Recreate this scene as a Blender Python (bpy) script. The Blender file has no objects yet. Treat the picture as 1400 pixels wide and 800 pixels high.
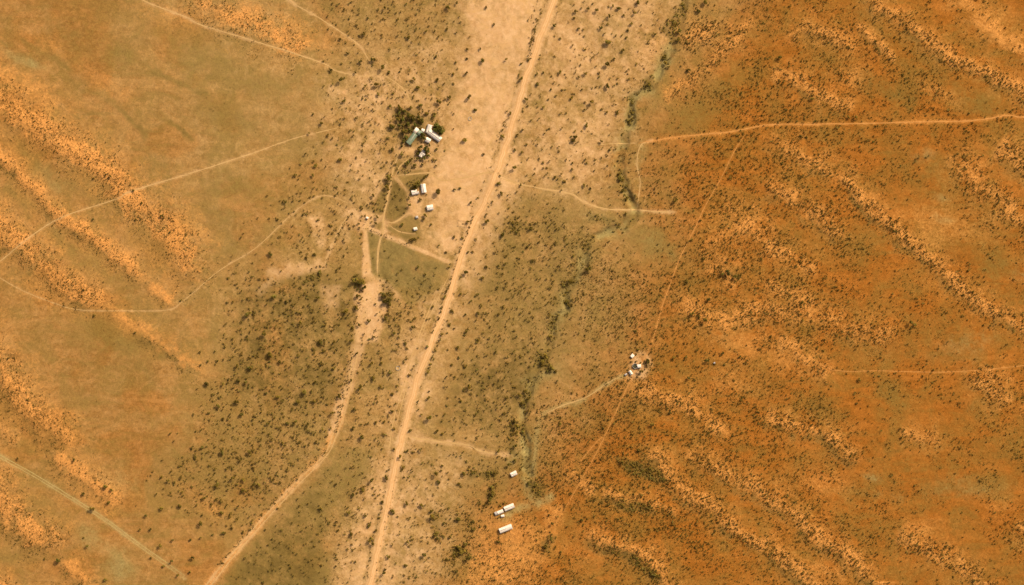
import bpy, math, random
import numpy as np
random.seed(7); RNG = np.random.default_rng(11)
R = math.radians
scene = bpy.context.scene
COL = scene.collection

# ------------------------------------------------------------------ camera, sky, sun, exposure
# One metre of ground per pixel of the aerial photograph; map position (mx, my) counts metres east and south of its north-west corner.
cam = bpy.data.objects.new('camera', bpy.data.cameras.new('camera'))
COL.objects.link(cam)
cam.location = (0, 0, 4000)
cam.rotation_euler = (0, 0, 0)
cam.data.sensor_width = 36
cam.data.lens = 36 * 4000 / 1400
cam.data.clip_start = 10
cam.data.clip_end = 20000
scene.camera = cam

SUN_EL, SUN_AZ = 43, 42            # azimuth clockwise from north (top of the picture)
world = bpy.data.worlds.new('World'); scene.world = world; world.use_nodes = True
wn = world.node_tree.nodes; wn.clear()
wo = wn.new('ShaderNodeOutputWorld'); wb = wn.new('ShaderNodeBackground'); ws = wn.new('ShaderNodeTexSky')
ws.sky_type = 'NISHITA'; ws.sun_disc = False
ws.sun_elevation = R(SUN_EL); ws.sun_rotation = R(SUN_AZ)
ws.air_density = 0.4; ws.dust_density = 9.0; ws.ozone_density = 0.5; ws.altitude = 900
wb.inputs['Strength'].default_value = 0.15
world.node_tree.links.new(ws.outputs[0], wb.inputs['Color'])
world.node_tree.links.new(wb.outputs[0], wo.inputs['Surface'])
sun = bpy.data.objects.new('sun', bpy.data.lights.new('sun', 'SUN'))
sun.data.energy = 2.5; sun.data.angle = R(0.53); sun.data.color = (1.0, 0.93, 0.82)
sun.rotation_euler = (R(90 - SUN_EL), 0, R(180 - SUN_AZ))
COL.objects.link(sun)
scene.view_settings.view_transform = 'Standard'; scene.view_settings.look = 'None'
scene.view_settings.exposure = 0.61; scene.view_settings.gamma = 1.0
scene.view_settings.use_curve_mapping = False

# ------------------------------------------------------------------ helpers
K = (1.50, 1.37, 1.30)             # daylight times exposure: turns a sunlit look into the base colour behind it
def lin(v):
    v /= 255.0
    return v / 12.92 if v <= 0.04045 else ((v + 0.055) / 1.055) ** 2.4
def alb(r, g, b): return (lin(r) / K[0], lin(g) / K[1], lin(b) / K[2], 1.0)

def tag(o, label=None, cat=None, group=None, kind=None):
    if label: o['label'] = label
    if cat: o['category'] = cat
    if group: o['group'] = group
    if kind: o['kind'] = kind
    return o
def obj(name, me, parent=None):
    o = bpy.data.objects.new(name, me); COL.objects.link(o)
    if parent: o.parent = parent
    return o
def empty(name, loc, rz=0):
    o = bpy.data.objects.new(name, None); COL.objects.link(o)
    o.location = loc; o.rotation_euler = (0, 0, rz); o.empty_display_size = 1
    return o
def mesh_np(name, V, F, mat):
    """fast mesh from arrays; F is (n,3) or (n,4)"""
    V = np.asarray(V, np.float32); F = np.asarray(F, np.int32)
    me = bpy.data.meshes.new(name)
    me.vertices.add(len(V)); me.vertices.foreach_set('co', V.ravel())
    me.loops.add(F.size); me.loops.foreach_set('vertex_index', F.ravel())
    me.polygons.add(len(F)); k = F.shape[1]
    me.polygons.foreach_set('loop_start', np.arange(0, F.size, k, dtype=np.int32))
    me.polygons.foreach_set('loop_total', np.full(len(F), k, np.int32))
    me.update(calc_edges=True); me.materials.append(mat)
    return me

TAB = RNG.random((8, 256, 256))
def vnoise(x, y, seed):
    t = TAB[seed % 8]; x = x + seed * 17.3; y = y + seed * 31.7
    xi = np.floor(x).astype(int); yi = np.floor(y).astype(int)
    fx = x - xi; fy = y - yi
    fx = fx * fx * fx * (fx * (fx * 6 - 15) + 10); fy = fy * fy * fy * (fy * (fy * 6 - 15) + 10)
    a = t[xi & 255, yi & 255]; b = t[(xi + 1) & 255, yi & 255]; c = t[xi & 255, (yi + 1) & 255]; d = t[(xi + 1) & 255, (yi + 1) & 255]
    return (a * (1 - fx) + b * fx) * (1 - fy) + (c * (1 - fx) + d * fx) * fy
def fbm(x, y, scale, octaves=4, seed=0, gain=0.5):
    s = 0; a = 1; n = 0
    for o in range(octaves):
        f = 2 ** o / scale
        ca, sa = math.cos(o * 1.1 + .4), math.sin(o * 1.1 + .4)
        s = s + a * vnoise((x * ca - y * sa) * f, (x * sa + y * ca) * f, seed + o); n += a; a *= gain
    return s / n - 0.5
def sstep(a, b, x):
    t = np.clip((x - a) / (b - a), 0, 1); return t * t * (3 - 2 * t)

# ------------------------------------------------------------------ terrain grid (map metres)
def axis(lo, hi, step):
    inner = np.arange(lo, hi + 1e-6, step); g = [0.0]; s = step
    while g[-1] < 3200: s *= 1.12; g.append(g[-1] + s)
    g = np.array(g[1:])
    return np.concatenate([inner[0] - g[::-1], inner, inner[-1] + g])
AX = axis(-66, 1466, 1.8); AY = axis(-66, 866, 1.8)
GX, GY = np.meshgrid(AX, AY)
SHAPE = GX.shape
wx = fbm(GX, GY, 26, 3, 1) * 14; wy = fbm(GX, GY, 26, 3, 4) * 14    # wobble for soft natural outlines
jx = fbm(GX, GY, 7, 2, 2) * 5; jy = fbm(GX, GY, 7, 2, 5) * 5

def window(x0, x1, y0, y1):
    i0, i1 = np.searchsorted(AX, [x0, x1]); j0, j1 = np.searchsorted(AY, [y0, y1])
    return slice(j0, j1), slice(i0, i1)
def densify(pts, n=8):
    P = np.array(pts, float); out = []
    for i in range(len(P) - 1):
        p0 = P[max(i - 1, 0)]; p1 = P[i]; p2 = P[i + 1]; p3 = P[min(i + 2, len(P) - 1)]
        for t in np.linspace(0, 1, n, endpoint=False):
            out.append(0.5 * ((2 * p1) + (-p0 + p2) * t + (2 * p0 - 5 * p1 + 4 * p2 - p3) * t * t + (-p0 + 3 * p1 - 3 * p2 + p3) * t ** 3))
    out.append(P[-1]); return np.array(out)
def pdist(pts, reach, warp=1.0, close=False, smooth=True):
    """distance, side (+1 = left of travel, looking at the map) and along-fraction; only inside the window"""
    P = densify(pts, 4) if smooth else np.array(pts, float)
    if close: P = np.vstack([P, P[:1]])
    w = window(P[:, 0].min() - reach, P[:, 0].max() + reach, P[:, 1].min() - reach, P[:, 1].max() + reach)
    X = GX[w] + wx[w] * warp * .5 + jx[w] * warp * .5; Y = GY[w] + wy[w] * warp * .5 + jy[w] * warp * .5
    D = np.full(X.shape, 1e9); S = np.zeros(X.shape); T = np.zeros(X.shape)
    L = np.concatenate([[0], np.cumsum(np.hypot(*np.diff(P, axis=0).T))])
    for i in range(len(P) - 1):
        a, b = P[i], P[i + 1]; d = b - a; l2 = d @ d + 1e-9
        t = np.clip(((X - a[0]) * d[0] + (Y - a[1]) * d[1]) / l2, 0, 1)
        ex = X - a[0] - t * d[0]; ey = Y - a[1] - t * d[1]; dd = np.hypot(ex, ey)
        m = dd < D; D[m] = dd[m]; S[m] = np.sign(d[0] * ey - d[1] * ex)[m]; T[m] = (L[i] + t[m] * math.sqrt(l2))
    return w, D, S, T / max(L[-1], 1e-9)
def poly_mask(pts, soft, warp=1.0):
    P = np.array(pts, float)
    w, D, S, T = pdist(pts, soft * 2, warp, close=True, smooth=False)
    X = GX[w] + wx[w] * warp * .5 + jx[w] * warp * .5; Y = GY[w] + wy[w] * warp * .5 + jy[w] * warp * .5
    ins = np.zeros(X.shape, bool); n = len(P)
    for i in range(n):
        (x0, y0), (x1, y1) = P[i], P[(i + 1) % n]
        if y0 == y1: continue
        c = ((y0 > Y) != (y1 > Y)) & (X < (x1 - x0) * (Y - y0) / (y1 - y0) + x0); ins ^= c
    return w, sstep(-soft, soft, np.where(ins, D, -D))

Z = fbm(GX, GY, 160, 3, 3) * 5 + fbm(GX, GY, 30, 3, 6) * 0.9
sand = np.zeros(SHAPE); olive = np.zeros(SHAPE); crest = np.zeros(SHAPE); silt = np.zeros(SHAPE)
litter = np.zeros(SHAPE); scrub = np.zeros(SHAPE); bush = np.zeros(SHAPE); smooth_m = np.zeros(SHAPE)
def up(A, w, v): A[w] = np.maximum(A[w], v)

xb = np.interp(GY, [0, 100, 200, 300, 400, 500, 600, 700, 800], [1010, 940, 885, 900, 875, 835, 765, 665, 640])
iron = sstep(-110, 110, GX - xb + wx * 4)
iron_e = iron.copy()
iron = np.maximum(iron, .33 * sstep(330, 0, GX - .25 * GY + wx * 8) + .25 * sstep(.05, .2, fbm(GX, GY, 60, 3, 5)) * sstep(520, 420, GX))

# dune ridges: (points, half width, height, crest colour, scrub density, dark belt on the south-west foot)
RIDGES = [
 ([(-60, 100), (0, 140), (40, 165), (100, 205), (150, 240), (175, 268), (225, 310), (250, 345), (280, 390)], 16, 5, 1.0, .8, .3),
 ([(-60, 160), (0, 212), (30, 240), (75, 290), (120, 320), (150, 343), (205, 388)], 8, 4, 1.0, .6, .6),
 ([(-60, 260), (0, 312), (30, 335), (60, 362), (105, 398), (150, 420)], 13, 5, .95, .9, .5),
 ([(120, 405), (165, 432), (205, 458), (225, 470), (250, 488), (285, 518)], 8, 1.2, .45, .08, .5),
 ([(255, 345), (275, 375)], 6, 2, .7, .1, .2),
 ([(205, 388), (220, 400), (235, 412)], 8, 1.5, .5, .1, .2),
 ([(-60, 420), (0, 500), (30, 550), (70, 582), (112, 606)], 14, 5, 1.0, .95, .7),
 ([(75, 615), (100, 640), (130, 660), (170, 688)], 11, 3, .75, .4, .3),
 ([(-60, 600), (0, 680), (30, 715), (72, 745), (85, 758)], 16, 5, 1.0, .95, .6),
 ([(85, 765), (110, 785), (140, 830)], 9, 3, .95, .2, .5),
 ([(258, -20), (285, 10), (330, 33), (375, 50), (425, 72)], 15, 1.2, .42, .55, .2),
 ([(-10, 790), (20, 815)], 8, 3, .8, .7, .2),
 ([(0, 585), (25, 605)], 7, 2, .4, .5, .2),
 ([(1170, -30), (1195, 0), (1215, 15), (1245, 37), (1285, 65), (1310, 83), (1345, 95), (1375, 112), (1410, 132), (1460, 170)], 7.5, 4, .95, .85, .9),
 ([(1075, 60), (1095, 38), (1120, 42), (1150, 58), (1170, 72)], 6.5, 4, .95, .8, 1.0),
 ([(1172, 33), (1200, 60), (1225, 85)], 4.5, 3, .9, .6, .6),
 ([(1050, 100), (1085, 108), (1110, 125), (1145, 138), (1170, 150)], 10, 3, .7, .7, .6),
 ([(1040, 180), (1060, 192), (1100, 218), (1155, 245), (1190, 285), (1225, 315), (1262, 347), (1295, 378), (1335, 412), (1370, 430), (1410, 455)], 8, 4, .9, .9, .9),
 ([(1040, 250), (1070, 262), (1100, 282), (1130, 305), (1158, 325)], 9, 3, .75, .9, .7),
 ([(1040, 330), (1065, 345), (1100, 360), (1120, 370)], 12, 2.5, .65, .8, .4),
 ([(925, 412), (960, 425), (990, 440), (1050, 420), (1110, 452)], 12, 2.5, .65, .8, .5),
 ([(1060, 465), (1087, 475), (1112, 498), (1135, 516)], 8, 3, .8, .6, .5),
 ([(1330, 505), (1360, 535), (1378, 555)], 11, 3, .7, .9, .5),
 ([(890, 600), (897, 622), (912, 647), (932, 670), (950, 682), (982, 697), (1005, 722), (1025, 740), (1050, 752), (1100, 790), (1120, 810)], 9, 4.5, .85, .9, 1.0),
 ([(822, 670), (850, 680), (880, 686), (912, 698), (930, 700)], 6, 4, .75, .9, 1.3),
 ([(797, 728), (840, 744), (875, 757), (895, 770), (907, 790), (920, 815)], 8, 4, .8, .9, 1.1),
 ([(935, 605), (950, 625), (975, 642), (1000, 652), (1025, 662), (1050, 680), (1087, 705), (1120, 735), (1150, 752), (1175, 775), (1205, 800)], 8.5, 4, .85, .95, .8),
 ([(1040, 562), (1087, 582), (1125, 592), (1150, 610), (1182, 632)], 8, 3.5, .8, .9, 1.0),
 ([(1225, 730), (1262, 747), (1287, 762), (1312, 775), (1350, 795)], 9, 3, .7, .9, .4),
 ([(862, 532), (900, 550), (925, 548), (950, 562), (975, 585), (1000, 590)], 9, 3, .75, .85, .7),
 ([(880, 520), (905, 545), (930, 560)], 7, 2, .6, .8, .4),
 ([(1300, -30), (1330, 22), (1360, 42), (1400, 66), (1440, 90)], 12, 3, .55, .05, .4),
 ([(1362, 195), (1400, 222), (1440, 250)], 11, 3, .9, .8, .5),
 ([(1300, 205), (1320, 228), (1345, 255), (1375, 285), (1400, 312)], 12, 2.5, .6, .75, .3),
 ([(905, 140), (930, 118), (960, 95), (1000, 58), (1035, 20)], 8, 2, .6, .7, .2),
 ([(925, 60), (950, 45), (985, 45)], 14, 2, .45, .9, .1),
 ([(1040, 380), (1090, 415), (1140, 440), (1185, 455), (1240, 450)], 13, 2, .45, .75, .3),
 ([(1230, 590), (1270, 600), (1290, 598)], 8, 2, .55, .6, .2),
 ([(1385, 715), (1400, 725), (1440, 745)], 10, 2, .6, .8, .3),
 ([(780, 640), (800, 660), (820, 668)], 12, 2, .5, .7, .2),
 ([(960, 330), (985, 370), (1010, 395)], 16, 2, .45, .85, .4),
 ([(1010, 300), (1050, 330)], 14, 2, .5, .6, .3),
]
crestn = fbm(GX, GY, 22, 3, 7); rag = fbm(GX, GY, 11, 3, 2); grit = fbm(GX, GY, 5, 2, 6)
for pts, hw, hh, cs, sd, dk in RIDGES:
    w, D, S, T = pdist(pts, hw * 4.5, 1.15)
    D0 = D; D = np.maximum(D + rag[w] * hw * 1.7, 0)
    ends = sstep(0, .10, T + (GX[w] < 3) ) * sstep(0, .12, 1 - T + (GX[w] > 1395) + (GY[w] > 795))
    ends = .1 + .9 * ends
    vary = np.clip(1 + crestn[w] * 1.8, .35, 1.5)
    ne = S < 0                                              # travel is to the south-east: north-east lies on the left
    g = np.where(ne, np.exp(-(D0 / (hw * 1.7)) ** 2), np.exp(-(D0 / (hw * 1.15)) ** 2))
    Z[w] += hh * (.21 + .17 * (GX[w] < 500)) * g * ends * (.4 + .6 * vary)
    up(crest, w, np.clip(cs * ends * vary * 1.1 * np.exp(-(D / (hw * 1.1)) ** 2.2) * np.clip(1 + grit[w] * 1.6, .2, 1.3), 0, 1))
    halo_ = .42 * cs * ends * np.exp(-(np.maximum(D0 + rag[w] * hw * 3, 0) / (hw * 2.3)) ** 2); up(crest, w, halo_)
    up(scrub, w, np.clip(sd * ends * np.exp(-(D / (hw * 1.55)) ** 2.4), 0, 1))
    foot = np.where(ne, 0, np.exp(-((D - hw * 1.35) / (hw * .85)) ** 2)) * dk * (.62 + .5 * (GX[w] < 500)) * ends * vary
    up(olive, w, np.clip(foot * .85, 0, 1)); up(litter, w, np.clip(foot * .42, 0, .8)); up(scrub, w, np.clip(foot * .85, 0, .9))

# grey-green swales, smooth grass hollows, and low-dune shade lines painted into the ground colour
SWALES_SHADE = [  # points, half width, strength, darkening by litter tone
 ([(0, 175), (60, 232), (110, 260), (150, 275), (190, 302), (240, 348)], 13, .8, .0),
 ([(55, 300), (100, 345), (150, 372), (195, 400)], 13, .85, .05),
 ([(0, 250), (55, 292)], 10, .7, .0),
 ([(20, 48), (60, 72), (80, 85), (103, 103)], 3.5, .8, .25),  # this and the next three: low-dune shade painted as narrow olive strips
 ([(195, 78), (210, 97), (240, 112), (292, 132)], 3.5, .7, .2),
 ([(140, 133), (165, 150), (190, 175), (207, 198)], 3.5, .7, .2),
 ([(212, 162), (240, 172), (268, 194)], 3.5, .6, .15),
 ([(75, 122), (95, 138)], 4, .5, .1),
 ([(215, 485), (240, 490), (262, 510)], 6, .85, .3),
 ([(430, 378), (400, 384), (355, 392)], 8, .8, .5),
 ([(1165, 100), (1200, 115), (1260, 150)], 12, .5, .1),
 ([(1230, 20), (1280, 100), (1330, 145), (1370, 150)], 14, .5, .05),
 ([(1270, 300), (1330, 330), (1390, 380)], 18, .4, .0),
 ([(1200, 520), (1230, 560), (1212, 575)], 12, .5, .1),
 ([(1330, 550), (1345, 570)], 12, .55, .1),
]
for pts, hw, st, li in SWALES_SHADE:
    w, D, S, T = pdist(pts, hw * 3, 1.2)
    v = np.exp(-(D / hw) ** 2) * sstep(0, .15, T) * sstep(0, .15, 1 - T)
    up(olive, w, v * st); litter[w] += v * li * .6  # the painted shade lines share the olive and litter tones
def ell(A, cx, cy, rx, ry, ang, st, sharp=2.0):
    r = max(rx, ry) * 2; w = window(cx - r, cx + r, cy - r, cy + r)
    X = GX[w] + wx[w] - cx; Y = GY[w] + wy[w] - cy; c, s = math.cos(R(ang)), math.sin(R(ang))
    d = np.hypot((X * c + Y * s) / rx, (-X * s + Y * c) / ry)
    A[w] = np.clip(A[w] + st * np.exp(-d ** sharp), 0, 1)
OL = [(150, 455, 65, 24, 15, .75), (185, 430, 40, 12, 0, .4), (110, 545, 26, 16, 20, .5), (60, 700, 42, 16, 35, .5), (20, 765, 32, 24, 20, .45),
 (30, 420, 30, 20, 0, .15), (120, 60, 60, 25, 10, .25), (170, 80, 25, 12, 0, .4), (225, 40, 70, 20, 20, .3), (290, 90, 60, 25, 15, .35), (370, 115, 40, 20, 10, .5),
 (450, 15, 25, 10, 60, .5), (345, 175, 45, 18, 25, .35), (75, 158, 16, 18, 0, .6), (300, 150, 40, 20, 30, .3), (330, 260, 60, 25, 10, .35), (290, 300, 35, 25, 0, .3),
 (200, 330, 40, 14, 40, .35), (330, 330, 40, 20, -20, .3), (560, 60, 40, 30, 0, .35), (600, 30, 25, 12, 40, .3), (480, 130, 45, 14, 10, .45), (500, 240, 60, 35, -40, .3),
 (830, 45, 20, 12, 0, .4), (780, 160, 22, 10, 0, .4), (785, 120, 30, 14, 0, .3), (880, 255, 25, 15, 0, .3), (895, 335, 38, 22, 30, .9), (905, 115, 18, 24, 20, .85),
 (950, 155, 48, 24, -35, .75), (975, 130, 30, 30, 0, .4), (955, 20, 25, 18, 0, .4), (1000, 120, 30, 12, 40, .5), (1120, 82, 36, 18, 15, .7), (1085, 30, 40, 12, 20, .35),
 (1215, 48, 45, 14, 35, .6), (1245, 108, 22, 26, 0, .5), (1350, 132, 36, 18, 35, .6), (1360, 30, 30, 10, 30, .35), (1380, 178, 30, 12, 10, .6), (1140, 185, 60, 12, 0, .4),
 (1285, 240, 50, 20, 20, .4), (1265, 285, 30, 25, 0, .25), (1345, 290, 22, 16, 0, .45), (1175, 330, 25, 25, 0, .3), (1265, 325, 25, 12, 20, .5), (1345, 370, 25, 14, 20, .5),
 (1325, 455, 30, 10, 0, .5), (1180, 480, 30, 12, 10, .4), (1205, 495, 20, 8, 0, .5), (1225, 545, 30, 18, 40, .5), (1240, 440, 25, 10, 30, .4), (1110, 555, 35, 16, 25, .6),
 (1090, 640, 20, 16, 0, .5), (1185, 680, 30, 20, 20, .35), (1200, 655, 22, 14, 0, .35), (1290, 620, 60, 30, 10, .25), (1350, 660, 40, 20, 0, .35), (1170, 715, 30, 20, 20, .4),
 (1255, 690, 50, 14, 0, .25), (1390, 610, 20, 15, 0, .45), (900, 640, 25, 10, 20, .5), (985, 500, 40, 20, 20, .35), (905, 505, 40, 12, 0, .35), (810, 430, 14, 22, 10, .5),
 (850, 460, 12, 22, 10, .55), (770, 480, 20, 14, 0, .4), (945, 385, 16, 12, 0, .45), (1000, 375, 22, 10, 0, .5), (1040, 370, 16, 10, 0, .3), (790, 560, 22, 12, 0, .5), (860, 565, 26, 12, 0, .3),
 (1000, 645, 40, 14, 20, .25), (870, 785, 30, 12, 30, .5), (780, 705, 40, 10, 10, .25), (725, 660, 12, 18, 0, .5), (730, 700, 22, 8, -25, .35)]
for e in OL: ell(olive, *e[:5], e[5] * (1.45 if e[0] < 500 else 1.0))
for e in [(880, 330, 50, 28, 20, 1), (955, 155, 50, 25, -35, .8), (905, 115, 18, 24, 20, .9), (150, 455, 80, 40, 15, .6)]: ell(smooth_m, *e)

# bushland and fields
def pm(A, pts, soft, st, warp=1.0, add=False):
    w, m = poly_mask(pts, soft, warp)
    if add: A[w] = np.clip(A[w] + m * st, 0, 1)
    else: up(A, w, m * st)
BW = [(345, 378), (440, 372), (490, 395), (492, 470), (472, 540), (452, 600), (400, 655), (330, 720), (250, 700), (215, 650), (262, 600), (275, 560), (310, 480)]
pm(olive, BW, 45, .46); pm(litter, [(350, 385), (438, 376), (480, 410), (488, 470), (465, 540), (400, 560), (320, 540), (330, 430)], 25, .30); pm(bush, BW, 25, .8)
BE = [(690, 262), (780, 290), (825, 330), (800, 400), (765, 480), (725, 560), (700, 625), (640, 600), (608, 570), (630, 470), (655, 380)]
pm(olive, BE, 40, .36); pm(bush, BE, 30, .72); pm(litter, BE, 40, .09, 1.6)
pm(litter, [(640, 500), (720, 470), (740, 500), (715, 560), (650, 590), (615, 570)], 25, .36)
pm(olive, [(290, 810), (345, 745), (400, 700), (452, 628), (490, 608), (520, 615), (500, 660), (455, 690), (440, 740), (455, 810)], 10, .8, .6)
pm(litter, [(300, 810), (350, 745), (405, 700), (440, 660), (440, 740), (430, 810)], 16, .35)
pm(olive, [(501, 313), (526, 324), (570, 343), (617, 362), (604, 395), (560, 420), (530, 392), (508, 378)], 3, .85, .25)
pm(litter, [(501, 313), (526, 324), (545, 333), (540, 375), (512, 376)], 4, .22, .2)
pm(olive, [(537, 243), (556, 262), (558, 288), (542, 302), (526, 298), (532, 262)], 4, .85, .4); pm(litter, [(537, 243), (556, 262), (555, 285), (530, 298)], 5, .25, .4)
pm(olive, [(528, 310), (560, 293), (572, 300), (572, 322), (555, 328)], 5, .75, .4)
pm(olive, [(515, 270), (533, 240), (526, 292), (512, 292)], 5, .7, .4)
pm(olive, [(540, 200), (560, 215), (575, 225), (548, 245), (536, 235)], 7, .5, .5)
pm(olive, [(545, 600), (640, 615), (700, 640), (660, 700), (640, 780), (540, 790), (560, 660)], 25, .35); pm(bush, [(545, 600), (700, 620), (680, 690), (645, 800), (510, 800), (540, 680)], 20, .45)
pm(olive, [(535, 150), (570, 150), (585, 172), (570, 200), (545, 195), (535, 170)], 5, .55, .6); pm(litter, [(535, 150), (570, 150), (585, 172), (570, 200), (545, 195)], 6, .55, .6)
pm(bush, [(430, -60), (620, -60), (610, 150), (560, 260), (480, 380), (400, 380), (350, 330), (440, 200), (470, 110)], 40, .55)
pm(bush, [(310, 790), (360, 740), (450, 640), (470, 640), (440, 740), (450, 800)], 12, .42)
pm(bush, [(770, -60), (930, -60), (900, 80), (860, 180), (850, 270), (700, 240), (740, 100)], 25, .26)
pm(bush, [(330, 370), (490, 380), (480, 480), (450, 600), (380, 660), (300, 560)], 30, .9)
pm(bush, [(480, 380), (600, 370), (560, 560), (520, 700), (480, 800), (400, 800), (470, 600)], 20, .6)

thick = np.zeros(SHAPE)
for P in [[(736, 478), (748, 484), (758, 502), (752, 510), (738, 500), (730, 490)], [(716, 524), (726, 528), (728, 540), (718, 566), (708, 556), (712, 540)], [(698, 572), (712, 578), (720, 592), (712, 600), (698, 594)],
          [(695, 598), (706, 600), (706, 622), (696, 620)], [(668, 664), (678, 662), (680, 686), (666, 690)], [(588, 696), (600, 700), (604, 738), (594, 735)], [(620, 745), (640, 750), (648, 764), (636, 768), (618, 756)], [(642, 712), (650, 716), (648, 730), (640, 728)], [(640, 640), (655, 645), (680, 640), (676, 655), (640, 655)],
          [(902, 40), (934, 0), (940, 8), (926, 45), (931, 56), (922, 62)], [(902, 76), (910, 74), (914, 92), (904, 90)], [(880, 108), (892, 104), (890, 122), (882, 120)], [(860, 132), (866, 130), (868, 165), (858, 175), (856, 160)], [(840, 222), (852, 236), (858, 268), (868, 276), (855, 274), (846, 258)],
          [(772, 384), (784, 380), (780, 395), (772, 420), (770, 405)], [(750, 430), (762, 438), (754, 462), (748, 458)], [(776, 380), (788, 378), (790, 390), (778, 392)], [(800, 360), (812, 358), (808, 374), (798, 374)], [(800, 290), (840, 300), (862, 316), (850, 312), (812, 302)], [(695, 300), (715, 305), (712, 325), (696, 318)],
          [(528, 238), (536, 236), (531, 262), (525, 268)], [(535, 150), (556, 148), (566, 158), (580, 158), (584, 168), (574, 178), (556, 182), (540, 176)], [(551, 186), (558, 184), (556, 196), (550, 194)], [(522, 388), (536, 384), (540, 410), (524, 414)], [(484, 376), (496, 380), (492, 400), (484, 396)], [(520, 432), (532, 430), (534, 442), (522, 440)],
          [(552, 216), (568, 214), (562, 232), (550, 236)], [(562, 248), (574, 242), (576, 254), (564, 260)], [(560, 326), (574, 320), (574, 328), (562, 334)], [(988, 372), (1012, 375), (1008, 381)], [(722, 655), (742, 662), (738, 680), (722, 672)],
          [(845, 680), (905, 694), (908, 704), (860, 700), (840, 690)], [(840, 625), (900, 640), (915, 660), (905, 664), (850, 640)], [(740, 742), (752, 730), (760, 735), (748, 756)], [(835, 748), (895, 775), (905, 795), (895, 795), (870, 775), (840, 760)], [(420, 378), (442, 370), (440, 380), (410, 388)]]:
    w, m = poly_mask(P, 4, .7); up(thick, w, m); up(litter, w, m * .45); up(olive, w, m * .7)
# pale sand of the valley floor
pm(sand, [(632, -70), (790, -70), (765, 20), (745, 80), (726, 140), (708, 200), (712, 255), (684, 285), (655, 345), (635, 390), (606, 398), (617, 362), (592, 348), (588, 290), (590, 235), (606, 200), (622, 120), (645, 60)], 26, .88)
pm(sand, [(640, 390), (612, 460), (585, 540), (568, 600), (556, 700), (535, 810), (462, 810), (485, 720), (515, 640), (535, 540), (560, 460), (590, 395)], 24, .62)
pm(sand, [(755, -60), (940, -60), (905, 60), (870, 120), (855, 200), (800, 265), (700, 250), (735, 130)], 30, .42)
pm(sand, [(480, 90), (620, 40), (610, 230), (575, 340), (500, 300), (440, 180)], 40, .38)
pm(sand, [(486, 392), (522, 384), (528, 430), (516, 466), (486, 472)], 4, 1.0, .6)
pm(sand, [(479, 470), (500, 470), (482, 530), (462, 582), (447, 600), (455, 560), (473, 520)], 4, .75, .5)
pm(sand, [(496.5, 314), (502, 314), (509, 377), (495, 380)], 2, 1, .15); pm(silt, [(502, 315), (526, 324), (570, 343), (612, 362), (590, 395), (540, 392), (510, 376)], 5, .3, .3)
pm(sand, [(494, 303), (500, 306), (572, 338), (618, 356), (616, 363), (570, 344), (522, 325), (494, 313)], 2.2, 1, .15)
pm(sand, [(352, 400), (368, 372), (395, 360), (441, 358), (444, 366), (400, 374), (380, 392)], 10, .75, 1.8)
pm(sand, [(445, 392), (466, 395), (462, 418), (448, 422)], 8, .9, 1.6)
pm(sand, [(560, 262), (580, 270), (578, 292), (562, 300), (552, 290)], 5, .8, .5); pm(sand, [(545, 198), (565, 200), (575, 200), (560, 215), (545, 212)], 5, .7, .5)
pm(sand, [(480, 285), (520, 290), (518, 306), (490, 312)], 5, .75, .6); pm(sand, [(523, 300), (533, 302), (530, 318), (518, 320)], 3, .85, .3)
pm(sand, [(470, 285), (495, 280), (498, 310), (470, 330)], 10, .4, .8); pm(sand, [(425, 300), (438, 297), (447, 330), (437, 335)], 9, .5, 1.8)
pm(sand, [(500, 372), (540, 380), (545, 400), (505, 400)], 6, .6, .8); pm(sand, [(540, 392), (552, 400), (548, 415), (538, 410)], 4, .6, .8)
pm(sand, [(430, 110), (445, 105), (520, 140), (560, 150), (540, 165), (480, 155)], 10, .45, .8)
w, D, S, T = pdist([(478, 530), (455, 595), (444, 622), (400, 666), (350, 721), (310, 767), (272, 816)], 20, .8); up(crest, w, .6 * np.exp(-(np.maximum(D + rag[w] * 9, 0) / 4.5) ** 2))
for P, li in [([(537, 243), (556, 262), (558, 288), (542, 302), (527, 298), (533, 262)], .4), ([(528, 312), (560, 293), (574, 300), (574, 322), (555, 328)], .2), ([(514, 272), (533, 240), (527, 292), (512, 292)], .3),
              ([(502, 315), (526, 325), (570, 345), (612, 363), (600, 395), (550, 405), (535, 388), (510, 374)], .3), ([(540, 215), (552, 222), (545, 228), (538, 240), (534, 236)], .3), ([(542, 236), (575, 232), (585, 238), (575, 255), (560, 262), (546, 245)], .15)]:
    w, m = poly_mask(P, 3, .35); sand[w] *= 1 - .92 * m; up(olive, w, .85 * m); up(litter, w, li * m)
pm(crest, [(655, 700), (720, 705), (740, 720), (730, 800), (640, 800), (650, 740)], 18, .5); pm(crest, [(740, 690), (772, 690), (755, 745), (740, 745)], 8, .55)
pm(sand, [(865, 485), (885, 480), (890, 500), (880, 516), (858, 516)], 6, .4, .6)
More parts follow.
